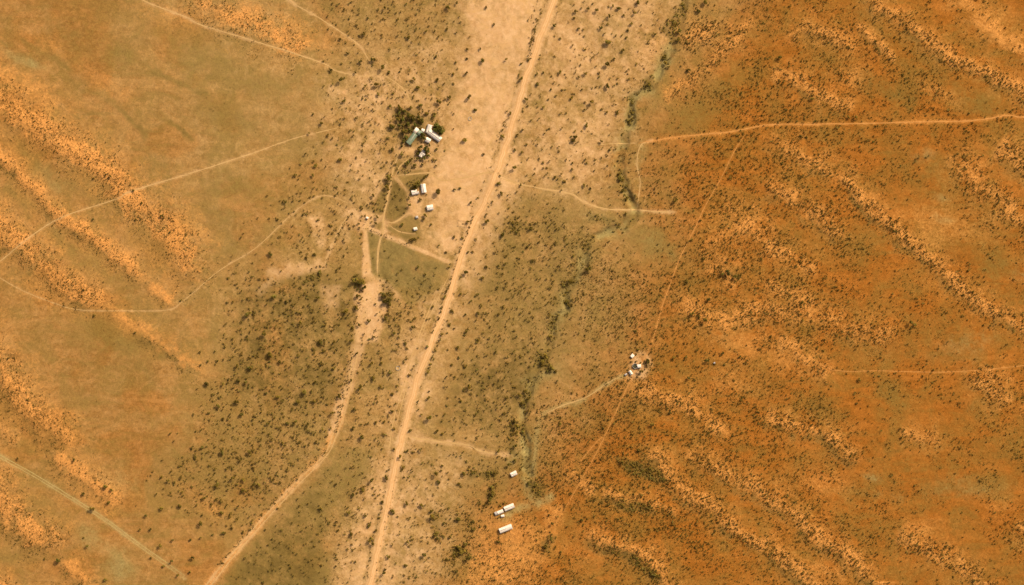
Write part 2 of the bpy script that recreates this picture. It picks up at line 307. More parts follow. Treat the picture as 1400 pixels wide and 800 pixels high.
for e in [(850, 520, 30, 20, 0, .2), (1010, 470, 40, 25, 20, .35), (1160, 60, 40, 20, 0, .1), (1290, 305, 50, 22, 10, .35), (1000, 525, 40, 20, 20, .3), (1075, 490, 30, 20, 30, .3),
          (1165, 105, 20, 14, 0, .35), (1200, 165, 12, 20, 0, .2), (1290, 130, 30, 10, 30, .3), (1125, 660, 40, 20, 10, .25), (1130, 780, 30, 12, 0, .35), (1265, 720, 30, 10, 0, .25), (1320, 0, 40, 20, 20, .3),
          (1375, 690, 20, 15, 0, .2), (1360, 520, 30, 10, 0, .25), (60, 400, 50, 25, 20, .2), (240, 20, 60, 20, 0, .2), (145, 115, 40, 12, 35, .25), (60, 60, 30, 10, 30, .3), (30, 110, 60, 12, 30, .4),
          (400, 45, 50, 20, 20, .35), (1000, 300, 40, 30, 0, .3), (900, 60, 50, 20, -40, .2), (170, 440, 30, 10, 20, .35), (330, 20, 30, 12, 0, .3), (760, 770, 60, 40, 0, .2), (280, 690, 40, 10, 35, .25), (140, 690, 30, 12, 30, .3)]:
    ell(crest, *e)

pm(sand, [(548, 605), (640, 625), (625, 690), (600, 800), (512, 800), (535, 690)], 30, .3); pm(sand, [(600, 400), (660, 300), (690, 300), (640, 420), (600, 520), (580, 590), (560, 590)], 18, .35)
# dry river bed and grey-green silt
GULLY = [(940, -40), (932, 10), (928, 45), (915, 70), (906, 85), (898, 105), (882, 122), (866, 135), (863, 165), (855, 185), (850, 215), (848, 240), (856, 262), (862, 272)]
GULLY2 = [(860, 274), (868, 290), (856, 306), (832, 318), (808, 328), (800, 342), (798, 362), (785, 385), (775, 405), (774, 425), (757, 440), (752, 462), (748, 480), (735, 505), (722, 540), (716, 575), (718, 610), (722, 650)]
for G, hw in ((GULLY, 5.5), (GULLY2, 5)):
    w, D, S, T = pdist(G, 40, 1.3)
    Z[w] -= 3.2 * np.exp(-(D / hw) ** 5) * np.clip(.75 + crestn[w] * 1.6, .25, 1.2); up(olive, w, .8 * np.exp(-(D / (hw * 2)) ** 2)); up(litter, w, .38 * np.exp(-(D / (hw * 1.1)) ** 3) * np.clip(.5 - crestn[w] * 3, 0, 1))
    thick[w] = np.maximum(thick[w], .22 * np.exp(-(D / hw) ** 4) * np.clip(.3 - crestn[w] * 4, 0, 1))
    up(silt, w, np.clip(.45 + crestn[w] * 3.2 + rag[w] * 1.2, .05, 1) * np.exp(-(np.maximum(D + rag[w] * 10, 0) / (hw * 1.4)) ** 2)); scrub[w] *= 1 - np.exp(-(D / (hw * 1.3)) ** 2)
for pts, hw, st in [([(850, 514), (830, 525), (800, 545), (765, 556), (742, 568), (733, 592), (731, 622), (722, 655)], 3.4, .55), ([(688, 708), (715, 695), (745, 684), (752, 680)], 6, .65),
                    ([(720, 655), (726, 680), (735, 690)], 6, .45), ([(715, 520), (740, 515), (762, 505)], 6, .5), ([(700, 630), (715, 600)], 6, .4), ([(800, 292), (830, 302), (855, 312)], 7, .4), ([(862, 290), (872, 240), (876, 200)], 8, .35)]:
    w, D, S, T = pdist(pts, 30, .8); v = st * np.exp(-(D / hw) ** 2)
    up(silt, w, v); scrub[w] *= 1 - np.clip(v * 1.1, 0, 1)
for e in [(25, 78, 26, 8, 25, .5), (45, 90, 14, 7, 20, .5), (1315, 470, 40, 12, -20, .22), (1330, 480, 10, 22, 20, .25), (1400, 375, 18, 14, 0, .25), (1190, 652, 10, 5, 0, .35), (1320, 668, 40, 14, 0, .15), (1215, 680, 16, 8, 0, .3),
          (895, 335, 34, 18, 30, .12), (1290, 300, 10, 5, 0, .3), (1265, 212, 12, 8, 0, .35), (150, 760, 40, 16, 30, .3), (120, 735, 12, 16, 0, .35), (165, 655, 30, 14, 10, .25), (1290, 270, 10, 6, 0, .2), (165, 780, 18, 12, 0, .4), (80, 250, 26, 8, 35, .3), (75, 310, 14, 6, 35, .3)]:
    ell(silt, *e)

# wide speckle over the eastern sandveld, thinned by patchy noise
patch = fbm(GX, GY, 70, 3, 2); su = GX * .79 + GY * .61; sv = -GX * .61 + GY * .79   # along and across the trend of the dunes
patch2 = fbm(su * .22 + wx * .3, sv, 15, 3, 5) * 1.5
scrub = np.maximum(scrub, iron_e * np.clip(.40 + patch * 1.3 + patch2 * .7, .04, .75) * sstep(1420, 1000, GX + 200 * (patch > .15)))
scrub = np.maximum(scrub, iron_e * np.clip(.13 + patch * .8 + patch2 * .6, 0.01, .45))
pm(scrub, [(780, 330), (880, 370), (920, 330), (980, 300), (1040, 240), (1060, 330), (980, 460), (870, 480), (800, 450), (790, 390)], 30, .5)
pm(scrub, [(730, 560), (820, 545), (900, 610), (860, 660), (800, 690), (740, 650)], 25, .55)
pm(scrub, [(660, 760), (700, 740), (740, 760), (760, 810), (650, 810)], 15, .3)
scrub = np.clip(scrub * (1 - sand * .9) * (1 - smooth_m * .9), 0, 1)
bush = np.clip(bush * (1 - sand * .55) * (1 - smooth_m), 0, 1)

# ------------------------------------------------------------------ roads and tracks (centre lines)
MAIN = [(775, -60), (757, 0), (746, 30), (737, 55), (727, 85), (718, 110), (709, 142), (699, 174), (690, 205), (675, 245), (661, 278), (645, 311), (633, 345), (623, 372), (616, 402), (601, 440), (587, 475), (572, 513), (560, 555), (551, 592), (544, 620), (535, 668), (528, 700), (521, 732), (513, 768), (506, 802), (494, 860)]
w, D, S, T = pdist(MAIN, 40, 0)
Z[w] += .5 * np.exp(-(D / 7) ** 4) - .25 * np.exp(-((D - 10) / 3) ** 2)
up(sand, w, np.clip(1.0 * np.exp(-(D / 7.5) ** 4), 0, 1)); up(sand, w, .55 * np.exp(-((D + jx[w]) / 14) ** 2)); ver = np.exp(-((D + jx[w] * .5 - 9.5) / 2.6) ** 2); bush[w] *= 1 - np.exp(-(D / 8) ** 4); scrub[w] *= 1 - np.exp(-(D / 8) ** 4)
sand[w] *= 1 - .42 * ver; up(olive, w, .35 * ver); bush[w] = np.maximum(bush[w], .55 * ver)
TRACKS = [  # points, width, tint, halo, what it is
 ([(150, -30), (195, 0), (240, 18), (258, 25), (275, 34), (350, 57), (405, 74), (445, 88), (460, 97), (495, 104), (520, 102), (540, 112), (556, 128), (566, 150)], 1.8, 'pale', .55),
 ([(370, -30), (395, 0), (440, 27), (485, 57), (500, 75), (509, 92)], 1.7, 'pale', .5),
 ([(-40, 380), (0, 357), (40, 325), (85, 297), (160, 272), (178, 262), (270, 234), (350, 208), (400, 190), (465, 174)], 1.5, 'pale', .35),
 ([(-40, 355), (0, 380), (30, 397), (75, 415), (110, 424), (170, 425), (228, 424), (250, 412), (300, 370), (350, 339), (400, 292), (430, 271), (450, 268), (472, 276), (486, 284)], 1.05, 'pale', .25),
 ([(1460, 150), (1400, 160), (1378, 158), (1330, 165), (1250, 167), (1180, 169), (1110, 170), (1050, 171), (1000, 180), (930, 187), (871, 196)], 1.7, 'orange', .6),
 ([(871, 196), (830, 197), (780, 201)], 1.4, 'pale', .35),
 ([(678, 240), (702, 249), (740, 258), (780, 265), (800, 277), (830, 286), (870, 287), (900, 290), (926, 290)], 1.7, 'pale', .55),
 ([(895, 191), (878, 197), (872, 210), (871, 228), (875, 245), (874, 262), (871, 286)], 1.4, 'pale', .4),
 ([(1020, 182), (1005, 205), (985, 245), (965, 280), (950, 312), (930, 352), (915, 392), (905, 420), (893, 462), (882, 488), (862, 520), (825, 600), (805, 638), (770, 700)], .95, 'orange', .3),
 ([(1105, 484), (1130, 503), (1160, 508), (1200, 507), (1280, 509), (1340, 506), (1400, 500), (1450, 495)], .95, 'orange', .3),
 ([(553, 594), (572, 600), (610, 605), (640, 609), (660, 618), (702, 622)], 2.8, 'pale', .6),
 ([(545, 212), (541, 222), (536, 237), (534, 250), (529, 275), (525, 292), (524, 302), (525, 314), (521, 325), (517, 345), (516, 377)], 2.2, 'pale', .5),
 ([(560, 215), (546, 229), (540, 241)], 1.8, 'pale', .4),
 ([(541, 240), (575, 237), (590, 237), (602, 246), (625, 245), (668, 236), (685, 240), (702, 249)], 1.5, 'pale', .4),
 ([(541, 241), (550, 252), (556, 262)], 1.6, 'pale', .4),
 ([(525, 300), (531, 304), (541, 303), (560, 290)], 1.9, 'pale', .5),
 ([(530, 306), (547, 317), (570, 320)], 1.3, 'pale', .3),
 ([(525, 291), (518, 297), (505, 290), (498, 288)], 1.8, 'pale', .5),
 ([(485, 283), (479, 289), (465, 312), (452, 340), (442, 367)], 1.6, 'pale', .4),
 ([(486, 470), (478, 510), (467, 560), (455, 595), (443, 622), (400, 664), (350, 719), (310, 765), (270, 815)], 1.6, 'pale', .6),
 ([(492, 475), (483, 512), (472, 562), (459, 598), (446, 624), (403, 668), (353, 723), (314, 768), (276, 817)], 1.5, 'pale', .5),
 ([(598, 400), (580, 440), (562, 490), (548, 540), (538, 575), (531, 620)], 1.7, 'pale', .5),
 ([(616, 372), (600, 405), (582, 445), (565, 492), (551, 545), (541, 585)], 1.2, 'pale', .35),
 ([(790, 635), (815, 605), (824, 597)], 1.1, 'orange', .2),
 ([(-30, 604), (0, 622), (50, 650), (115, 690), (150, 713), (182, 737), (240, 778), (254, 788)], 1.4, 'silt', .2),
 ([(-30, 608), (0, 626), (50, 654), (113, 693), (148, 716), (180, 740), (237, 781), (250, 791)], 1.1, 'silt', .2),
 ([(852, 513), (832, 523), (802, 543), (768, 555), (745, 566)], 1.4, 'pale', .3),
 ([(632, 140), (622, 165), (612, 185)], 1.0, 'pale', .3),
 ([(1320, 20), (1345, 35), (1362, 43)], 1.0, 'orange', .3),
]
w, D, S, T = pdist([(-30, 606), (0, 624), (50, 652), (115, 692), (150, 715), (182, 739), (240, 780), (252, 790)], 20, .3)
up(sand, w, .22 * np.exp(-(D / 3) ** 2)); up(silt, w, .42 * np.exp(-((D + jx[w]) / 3.5) ** 2)); scrub[w] *= 1 - np.exp(-(D / 6) ** 4)
for pts, tw, tint, halo in TRACKS:
    w, D, S, T = pdist(pts, 14, .12)
    v = halo * np.exp(-(D / (tw * 1.3)) ** 2) * sstep(0, .04, T) * sstep(0, .04, 1 - T)
    up(silt if tint == 'silt' else (crest if tint == 'orange' else sand), w, v)
    Z[w] -= .15 * np.exp(-(D / (tw * 1.5)) ** 4)
    scrub[w] *= 1 - np.exp(-(D / (tw * 1.3)) ** 4); bush[w] *= 1 - np.exp(-(D / (tw * 1.3)) ** 4)
m1 = fbm(GX, GY, 9, 3, 4); m2 = fbm(GX, GY, 42, 3, 1); m3 = fbm(GX, GY, 3.6, 2, 2)
def mottle(A, k1, k2, k3): return np.clip(A + (m1 * k1 + m2 * k2 + m3 * k3) * np.clip(A * (1.12 - A) * 4, 0, 1), 0, 1)
sand = mottle(sand, 1.0, .8, .5); olive = mottle(np.clip(olive * (1 - crest * .6), 0, 1), .8, .9, .4)
crest = mottle(crest, .5, .5, .4); litter = mottle(np.clip(litter, 0, 1), 1.1, .7, .7); silt = mottle(silt, .6, .6, .3)

def sample(A, x, y):
    x = np.asarray(x, float); y = np.asarray(y, float)
    i = np.clip(np.searchsorted(AX, x) - 1, 0, len(AX) - 2); j = np.clip(np.searchsorted(AY, y) - 1, 0, len(AY) - 2)
    fx = (x - AX[i]) / (AX[i + 1] - AX[i]); fy = (y - AY[j]) / (AY[j + 1] - AY[j])
    return (A[j, i] * (1 - fx) + A[j, i + 1] * fx) * (1 - fy) + (A[j + 1, i] * (1 - fx) + A[j + 1, i + 1] * fx) * fy
def at(mx, my, dz=0.0): return (mx - 700.0, 400.0 - my, float(sample(Z, mx, my)) + dz)

# ------------------------------------------------------------------ materials
class NT:
    def __init__(s, name, rough=.95, spec=.1):
        s.m = bpy.data.materials.new(name); s.m.use_nodes = True
        s.t = s.m.node_tree; s.n = s.t.nodes; s.b = s.n['Principled BSDF']
        s.b.inputs['Roughness'].default_value = rough; s.b.inputs['Specular IOR Level'].default_value = spec
    def link(s, a, b): s.t.links.new(a, b)
    def mix(s, f, a, b, mode='MIX'):
        n = s.n.new('ShaderNodeMix'); n.data_type = 'RGBA'; n.blend_type = mode
        for k, v in ((0, f), (6, a), (7, b)):
            if isinstance(v, (tuple, float, int)): n.inputs[k].default_value = v
            else: s.link(v, n.inputs[k])
        return n.outputs[2]
    def noise(s, scale, detail=3, rough=.55, dist=0, vec=None):
        n = s.n.new('ShaderNodeTexNoise'); n.inputs['Scale'].default_value = scale; n.inputs['Detail'].default_value = detail
        n.inputs['Roughness'].default_value = rough; n.inputs['Distortion'].default_value = dist
        if vec is None:
            g = s.n.new('ShaderNodeNewGeometry'); vec = g.outputs['Position']
        s.link(vec, n.inputs['Vector']); return n.outputs['Fac']
    def ramp(s, f, lo, hi, a=0., b=1.):
        n = s.n.new('ShaderNodeMapRange'); n.inputs[1].default_value = lo; n.inputs[2].default_value = hi
        n.inputs[3].default_value = a; n.inputs[4].default_value = b; s.link(f, n.inputs[0]); return n.outputs[0]
    def math(s, op, a, b):
        n = s.n.new('ShaderNodeMath'); n.operation = op
        for k, v in ((0, a), (1, b)):
            if isinstance(v, (float, int)): n.inputs[k].default_value = v
            else: s.link(v, n.inputs[k])
        return n.outputs[0]
    def grey(s, v):
        n = s.n.new('ShaderNodeCombineColor')
        for k in range(3): s.link(v, n.inputs[k])
        return n.outputs[0]
    def attr(s, name):
        n = s.n.new('ShaderNodeAttribute'); n.attribute_name = name
        sp = s.n.new('ShaderNodeSeparateColor'); s.link(n.outputs['Color'], sp.inputs[0])
        return sp.outputs[0], sp.outputs[1], sp.outputs[2], n.outputs['Alpha']
    def bump(s, h, strength, dist):
        n = s.n.new('ShaderNodeBump'); n.inputs['Strength'].default_value = strength; n.inputs['Distance'].default_value = dist
        s.link(h, n.inputs['Height']); s.link(n.outputs[0], s.b.inputs['Normal'])
    def base(s, c):
        if isinstance(c, tuple): s.b.inputs['Base Color'].default_value = c
        else: s.link(c, s.b.inputs['Base Color'])
        return s.m

g = NT('desert_soil')
a_sand, a_olive, a_crest, a_silt = g.attr('cover'); a_iron, a_lit, a_smooth, a_var = g.attr('soil')
n_big = g.noise(.022, 4, .6, .6); n_mid = g.noise(.09, 4, .6, 1.2); n_sm = g.noise(.33, 3, .6, .8); n_fine = g.noise(.8, 2, .6)
soil_w = g.mix(g.ramp(n_mid, .36, .64), alb(157, 110, 52), alb(181, 131, 69))
soil_e = g.mix(g.ramp(n_mid, .34, .66), alb(146, 84, 19), alb(172, 99, 28))
soil = g.mix(a_iron, soil_w, soil_e)
ol = g.mix(a_iron, alb(150, 114, 55), alb(144, 96, 30))
ol = g.mix(g.ramp(n_sm, .3, .7, 0, .55), ol, alb(136, 106, 46))
def soft(mask, amt):                      # ragged mask edges and grain
    return g.math('MINIMUM', g.math('MAXIMUM', g.math('ADD', mask, g.math('MULTIPLY', g.math('MULTIPLY', g.math('SUBTRACT', n_sm, .5), amt), g.ramp(mask, 0., .3))), 0.), 1.)
n_wisp = g.noise(.045, 5, .68, 2.2)
geo = g.n.new('ShaderNodeNewGeometry'); mpv = g.n.new('ShaderNodeMapping'); mpv.inputs['Rotation'].default_value = (0, 0, R(38)); mpv.inputs['Scale'].default_value = (.22, 1, 1)
g.link(geo.outputs['Position'], mpv.inputs['Vector']); n_streak = g.noise(.075, 4, .65, .5, mpv.outputs['Vector'])
soil = g.mix(g.ramp(n_streak, .5, .68, 0, .6), soil, g.mix(a_iron, alb(191, 140, 77), alb(190, 113, 40)))
soil = g.mix(g.ramp(n_streak, .48, .34, 0, .55), soil, ol)
col = g.mix(g.ramp(n_big, .42, .64, 0, .7), soil, ol)
lt = g.mix(a_iron, alb(195, 145, 82), alb(182, 108, 36))
col = g.mix(g.ramp(n_wisp, .50, .70, 0, .65), col, lt)
col = g.mix(soft(a_olive, 1.0), col, ol)
cr = g.mix(a_iron, alb(228, 149, 72), alb(216, 139, 62))
col = g.mix(soft(a_crest, 1.1), col, cr)
sd = g.mix(g.ramp(n_mid, .35, .65), alb(215, 156, 95), alb(231, 174, 113))
sd = g.mix(g.ramp(n_wisp, .46, .68, 0, .6), sd, alb(218, 161, 90))
col = g.mix(soft(a_sand, .7), col, sd)
col = g.mix(soft(a_silt, .8), col, alb(168, 138, 76))
col = g.mix(soft(a_lit, .9), col, alb(112, 84, 34))
n_tiny = g.noise(.62, 3, .7, .4)
gr = g.math('MULTIPLY', g.math('MULTIPLY', g.ramp(n_fine, .28, .72, .88, 1.12), g.ramp(n_sm, .28, .72, .80, 1.20)), g.ramp(n_tiny, .3, .7, .86, 1.14))
grit_f = g.math('MULTIPLY', g.ramp(n_fine, .28, .72, .72, 1.26), g.ramp(n_tiny, .3, .7, .76, 1.24))
gr2 = g.mix(a_smooth, g.grey(gr), g.grey(g.math('MULTIPLY', grit_f, g.ramp(n_sm, .28, .72, .82, 1.18))))
gr2 = g.mix(a_sand, gr2, g.grey(g.ramp(n_tiny, .3, .7, .90, 1.10)))
col = g.mix(1.0, col, gr2, 'MULTIPLY')
g.base(col); g.bump(n_sm, .35, .5)
M_SOIL = g.m

def track_mat(name, c1, c2):
    t = NT(name); f = t.noise(.5, 3, .6); f2 = t.noise(.06, 3)
    c = t.mix(t.ramp(f, .3, .7), alb(*c1), alb(*c2)); c = t.mix(t.ramp(f2, .4, .7, 0, .5), c, alb(*[v * .93 for v in c1])); return t.base(c)
def road_mat():
    t = NT('graded_sand_road'); a = t.n.new('ShaderNodeAttribute'); a.attribute_name = 'across'
    x = t.math('ABSOLUTE', a.outputs['Fac'], 0.0); rut = t.ramp(t.math('ABSOLUTE', t.math('SUBTRACT', x, .17), 0.), .10, .02); edge = t.ramp(x, .34, .5)
    f = t.noise(.35, 4, .65); f2 = t.noise(.05, 3)
    c = t.mix(t.ramp(f, .3, .7), alb(218, 154, 88), alb(236, 174, 108)); c = t.mix(t.math('MULTIPLY', rut, t.ramp(f2, .35, .6, .3, .9)), c, alb(243, 186, 124))
    return t.base(t.mix(t.math('MULTIPLY', edge, t.ramp(f, .35, .65, .2, .9)), c, alb(200, 142, 78)))
M_ROAD = road_mat()
M_PALE = track_mat('worn_pale_sand', (203, 150, 84), (220, 168, 101))
M_ORNG = track_mat('worn_orange_sand', (205, 130, 58), (220, 148, 76))
M_SILT = track_mat('grassy_silt_track', (182, 145, 78), (198, 162, 94))

def leaf_mat(name, c1, c2, c3):
    t = NT(name, .8, .15)
    i = t.n.new('ShaderNodeObjectInfo'); f = t.noise(1.3, 2); f2 = t.noise(.11, 2)
    c = t.mix(t.ramp(f, .3, .7), c1, c2); c = t.mix(t.math('MULTIPLY', t.ramp(f2, .4, .6), .8), c, c3); f3 = t.noise(.23, 2); c = t.mix(t.ramp(f3, .5, .66, 0, .7), c, (c2[0] * .8, c2[1] * 1.08, c2[2] * 1.5, 1))
    v = t.ramp(i.outputs['Random'], 0, 1, .65, 1.4); c = t.mix(1.0, c, t.grey(v), 'MULTIPLY'); t.base(c)
    tr = t.n.new('ShaderNodeBsdfTranslucent'); t.link(c, tr.inputs['Color']); mx = t.n.new('ShaderNodeMixShader'); mx.inputs[0].default_value = .42   # thin leaves let light through
    out = next(n for n in t.n if n.type == 'OUTPUT_MATERIAL'); t.link(t.b.outputs[0], mx.inputs[1]); t.link(tr.outputs[0], mx.inputs[2]); t.link(mx.outputs[0], out.inputs['Surface'])
    return t.m
M_LEAF = leaf_mat('thorn_tree_foliage', (.225, .150, .018, 1), (.285, .19, .028, 1), (.255, .15, .018, 1))
M_GARDEN = leaf_mat('garden_foliage', (.14, .12, .014, 1), (.20, .165, .024, 1), (.175, .12, .014, 1))
M_BUSH = leaf_mat('grey_bush_foliage', (.215, .140, .018, 1), (.275, .178, .028, 1), (.24, .137, .018, 1))
M_SCRUB = leaf_mat('dune_scrub_foliage', (.14, .080, .010, 1), (.185, .106, .014, 1), (.15, .10, .012, 1))
b = NT('bark', .9); M_BARK = b.base(b.mix(b.ramp(b.noise(6, 3), .3, .7), (.09, .06, .035, 1), (.15, .105, .065, 1)))

# ------------------------------------------------------------------ ground
H, W_ = SHAPE
V = np.stack([GX - 700, 400 - GY, Z], -1).reshape(-1, 3)
idx = np.arange(H * W_).reshape(H, W_)
F = np.stack([idx[:-1, :-1], idx[1:, :-1], idx[1:, 1:], idx[:-1, 1:]], -1).reshape(-1, 4)
me = mesh_np('ground', V, F, M_SOIL)
for nm, ch in (('cover', (sand, olive, crest, silt)), ('soil', (iron, litter, np.clip(scrub * 1.3 + bush, 0, 1), scrub))):
    at_ = me.attributes.new(nm, 'FLOAT_COLOR', 'POINT')
    at_.data.foreach_set('color', np.stack(ch, -1).astype(np.float32).ravel())
me.polygons.foreach_set('use_smooth', np.ones(len(F), bool))
tag(obj('ground', me), 'orange and olive sandveld plain with dune ridges', kind='structure')

def strip(name, pts, width, mat, lift, label, seed, cross=(-.5, -.3, 0, .3, .5), wob=.25):
    P = densify(pts, 10)
    seg = np.hypot(*np.diff(P, axis=0).T); L = np.concatenate([[0], np.cumsum(seg)])
    s = np.arange(0, L[-1], 2.0); P = np.stack([np.interp(s, L, P[:, 0]), np.interp(s, L, P[:, 1])], -1)
    P[:, 0] += fbm(s, s * 0 + seed, 12, 2, seed % 5) * width * .5; P[:, 1] += fbm(s, s * 0 + seed + 50, 12, 2, seed % 5) * width * .5
    d = np.gradient(P, axis=0); d /= np.linalg.norm(d, axis=1)[:, None] + 1e-9; nrm = np.stack([-d[:, 1], d[:, 0]], -1)
    fade = np.minimum(1, np.minimum(s, L[-1] - s) / 22 + .15)
    V = []
    for k, c in enumerate(cross):
        wl = width * fade * (1 + fbm(s, s * 0 + k * 40 + seed, 9, 3, (seed + k) % 6) * wob * 4)
        q = P + nrm * (c * wl)[:, None]; z = sample(Z, q[:, 0], q[:, 1]) + lift * (1 if abs(c) < .5 else .45)
        V.append(np.stack([q[:, 0] - 700, 400 - q[:, 1], z], -1))
    V = np.stack(V, 1); n, m = V.shape[:2]; ii = np.arange(n * m).reshape(n, m)
    F = np.stack([ii[:-1, :-1], ii[1:, :-1], ii[1:, 1:], ii[:-1, 1:]], -1).reshape(-1, 4)
    me = mesh_np(name, V.reshape(-1, 3), F, mat); me.polygons.foreach_set('use_smooth', np.ones(len(F), bool))
    at_ = me.attributes.new('across', 'FLOAT', 'POINT'); at_.data.foreach_set('value', np.tile(np.array(cross, np.float32), n))
    return tag(obj(name, me), label, kind='structure')
strip('main_road', MAIN, 6.8, M_ROAD, .16, 'wide straight graded sand road through the valley', 3, (-.5, -.42, -.3, -.17, 0, .17, .3, .42, .5), .07)
for k, (pts, tw, tint, halo) in enumerate(TRACKS):
    home = 490 < pts[0][0] < 705 and 200 < pts[0][1] < 330
    strip('dirt_track', pts, tw * (1.05 if home else .72), {'pale': M_PALE, 'orange': M_ORNG, 'silt': M_SILT}[tint], .10, 'narrow %s dirt track across the veld' % {'pale': 'pale', 'orange': 'orange', 'silt': 'grey green'}[tint], 10 + k)

# ------------------------------------------------------------------ buildings
def plain(name, c1, c2, scale=.8, rough=.7):
    t = NT(name, rough, .2); return t.base(t.mix(t.ramp(t.noise(scale, 4, .65), .3, .7), c1, c2))
def sheet(name, c1, c2, rust):
    t = NT(name, .65, .25); tc = t.n.new('ShaderNodeTexCoord'); mp = t.n.new('ShaderNodeMapping'); mp.inputs['Scale'].default_value = (1.1, .12, .0)
    t.link(tc.outputs['Object'], mp.inputs['Vector']); band = t.noise(1.0, 2, .6, 0, mp.outputs['Vector']); sp = t.noise(.7, 4, .7, 0, tc.outputs['Object'])
    c = t.mix(t.ramp(band, .38, .62), c1, c2); return t.base(t.mix(t.ramp(sp, .60, .78, 0, .6), c, rust))
M_WROOF = sheet('white_painted_roof_sheet', (.62, .49, .33, 1), (.80, .65, .46, 1), (.50, .36, .21, 1))
M_TROOF = sheet('faded_teal_roof_sheet', (.13, .155, .08, 1), (.20, .225, .12, 1), (.24, .20, .11, 1))
M_GROOF = plain('grey_galvanised_sheet', (.30, .25, .19, 1), (.42, .35, .26, 1), .7, .5)
M_WALL = plain('sand_stained_plaster', (.50, .40, .28, 1), (.62, .52, .38, 1), .6)
M_BRICK = plain('red_brick_wall', (.28, .15, .08, 1), (.36, .2, .11, 1), 2)
M_DOOR = plain('brown_painted_door', (.12, .07, .03, 1), (.16, .1, .05, 1), 3)
M_GLASS = NT('window_glass', .1, .5).base((.04, .05, .05, 1))
M_WATER = NT('tank_water', .5, .1).base((.05, .045, .02, 1))
M_CONC = plain('weathered_concrete', (.22, .18, .12, 1), (.32, .26, .18, 1), .9)
M_WOOD = plain('dry_fence_wood', (.26, .18, .09, 1), (.36, .25, .13, 1), 4)
M_TYRE = plain('black_rubber', (.02, .02, .02, 1), (.03, .03, .028, 1), 4)

def boxv(x0, x1, y0, y1, z0, z1): return [(x0, y0, z0), (x1, y0, z0), (x1, y1, z0), (x0, y1, z0), (x0, y0, z1), (x1, y0, z1), (x1, y1, z1), (x0, y1, z1)]
BF = [(0, 3, 2, 1), (4, 5, 6, 7), (0, 1, 5, 4), (1, 2, 6, 5), (2, 3, 7, 6), (3, 0, 4, 7)]
def boxes(name, bl, mat, parent):
    V, F = [], []
    for bx in bl:
        n = len(V); V += boxv(*bx); F += [tuple(i + n for i in f) for f in BF]
    return obj(name, mesh_np(name, V, F, mat), parent)
def roof_mesh(L, W, z, rise, over, kind, ribs=True):
    """corrugated sheet roof with thickness; gable along x, single pitch or flat"""
    V, F = [], []; l, w = L / 2 + over, W / 2 + over
    prof = {'gable': [(-w, z - .12), (0, z + rise), (w, z - .12)], 'mono': [(-w, z), (w, z + rise)], 'flat': [(-w, z), (w, z + .12)]}[kind]
    nx = max(4, int(2 * l / .7)); xs = np.linspace(-l, l, nx)
    for side, dz in ((1, 0.), (-1, -.1)):
        n0 = len(V)
        for i, x in enumerate(xs):
            for (y, zz) in prof: V.append((x, y, zz + dz + (.05 if i % 2 and ribs and side > 0 else 0)))
        m = len(prof)
        for i in range(nx - 1):
            for k in range(m - 1):
                q = (n0 + i * m + k, n0 + (i + 1) * m + k, n0 + (i + 1) * m + k + 1, n0 + i * m + k + 1)
                F.append(q if side > 0 else q[::-1])
    m = len(prof); o = nx * m
    for k in range(m - 1):
        F.append((k, k + 1, o + k + 1, o + k)); e = (nx - 1) * m; F.append((e + k + 1, e + k, o + e + k, o + e + k + 1))
    for i in range(nx - 1):
        F.append((i * m, o + i * m, o + (i + 1) * m, (i + 1) * m)); e = m - 1; F.append((o + i * m + e, i * m + e, (i + 1) * m + e, o + (i + 1) * m + e))
    return V, F
def wing(t, L, W, h, kind, rise, over, rmat, wmat, loc=(0, 0), rz=0, door=True, wins=2):
    """walls, roof, door and windows of one wing; all children of the building"""
    def put(o): o.location = (loc[0], loc[1], 0); o.rotation_euler = (0, 0, rz); return o
    x, y = L / 2, W / 2
    V = boxv(-x, x, -y, y, -.6, h); F = list(BF)
    if kind == 'gable':
        V += [(-x, 0, h + rise * .9), (x, 0, h + rise * .9)]
        F = [f for f in F if f != BF[1]] + [(4, 7, 8, 8), (6, 5, 9, 9)]
        V = V; F = [f for f in F if len(set(f)) == 4] + []
        put(obj('wall', mesh_np('wall', V[:8], F, wmat), t))
        put(obj('gable_end', mesh_np('gable_end', [V[4], V[7], V[8]], [(0, 1, 2)], wmat), t)); put(obj('gable_end', mesh_np('gable_end', [V[6], V[5], V[9]], [(0, 1, 2)], wmat), t))
    elif kind == 'mono':
        V[6] = (x, y, h + rise); V[7] = (-x, y, h + rise); put(obj('wall', mesh_np('wall', V, F, wmat), t))
    else: put(obj('wall', mesh_np('wall', V, F, wmat), t))
    rv, rf = roof_mesh(L, W, h + .13, rise, over, kind); rf_o = put(obj('roof', mesh_np('roof', rv, rf, rmat), t))
    if kind == 'gable': boxes('ridge_cap', [(-L / 2 - over - .05, L / 2 + over + .05, -.3, .3, h + rise + .1, h + rise + .24)], M_GROOF, rf_o)
    if door:
        d = put(boxes('door', [(-.5, .5, -y - .05, -y + .02, 0.05, 2.05)], M_DOOR, t)); boxes('handle', [(.33, .42, -y - .1, -y - .05, 1.0, 1.08)], M_GROOF, d)
    for k in range(wins):
        cx = -x + L * (k + .5) / wins
        if abs(cx) < 1.0: cx += 1.6 if L > 6 else 0
        for sy in (-1, 1):
            if sy < 0 and door and abs(cx) < 1.0: continue
            f = put(boxes('window', [(cx - .55, cx + .55, *sorted((sy * y - sy * .02, sy * (y + .05))), 1.0, 2.0)], M_WALL, t))
            boxes('pane', [(cx - .45, cx + .45, *sorted((sy * (y + .045), sy * (y + .065))), 1.1, 1.9)], M_GLASS, f)
def building(name, label, cat, mx, my, wings, group=None):
    t = empty(name, at(mx, my)); tag(t, label, cat, group)
    for wv in wings: wing(t, **wv)
    return t
def ang(dx, dy): return math.atan2(-dy, dx)         # map direction to rotation
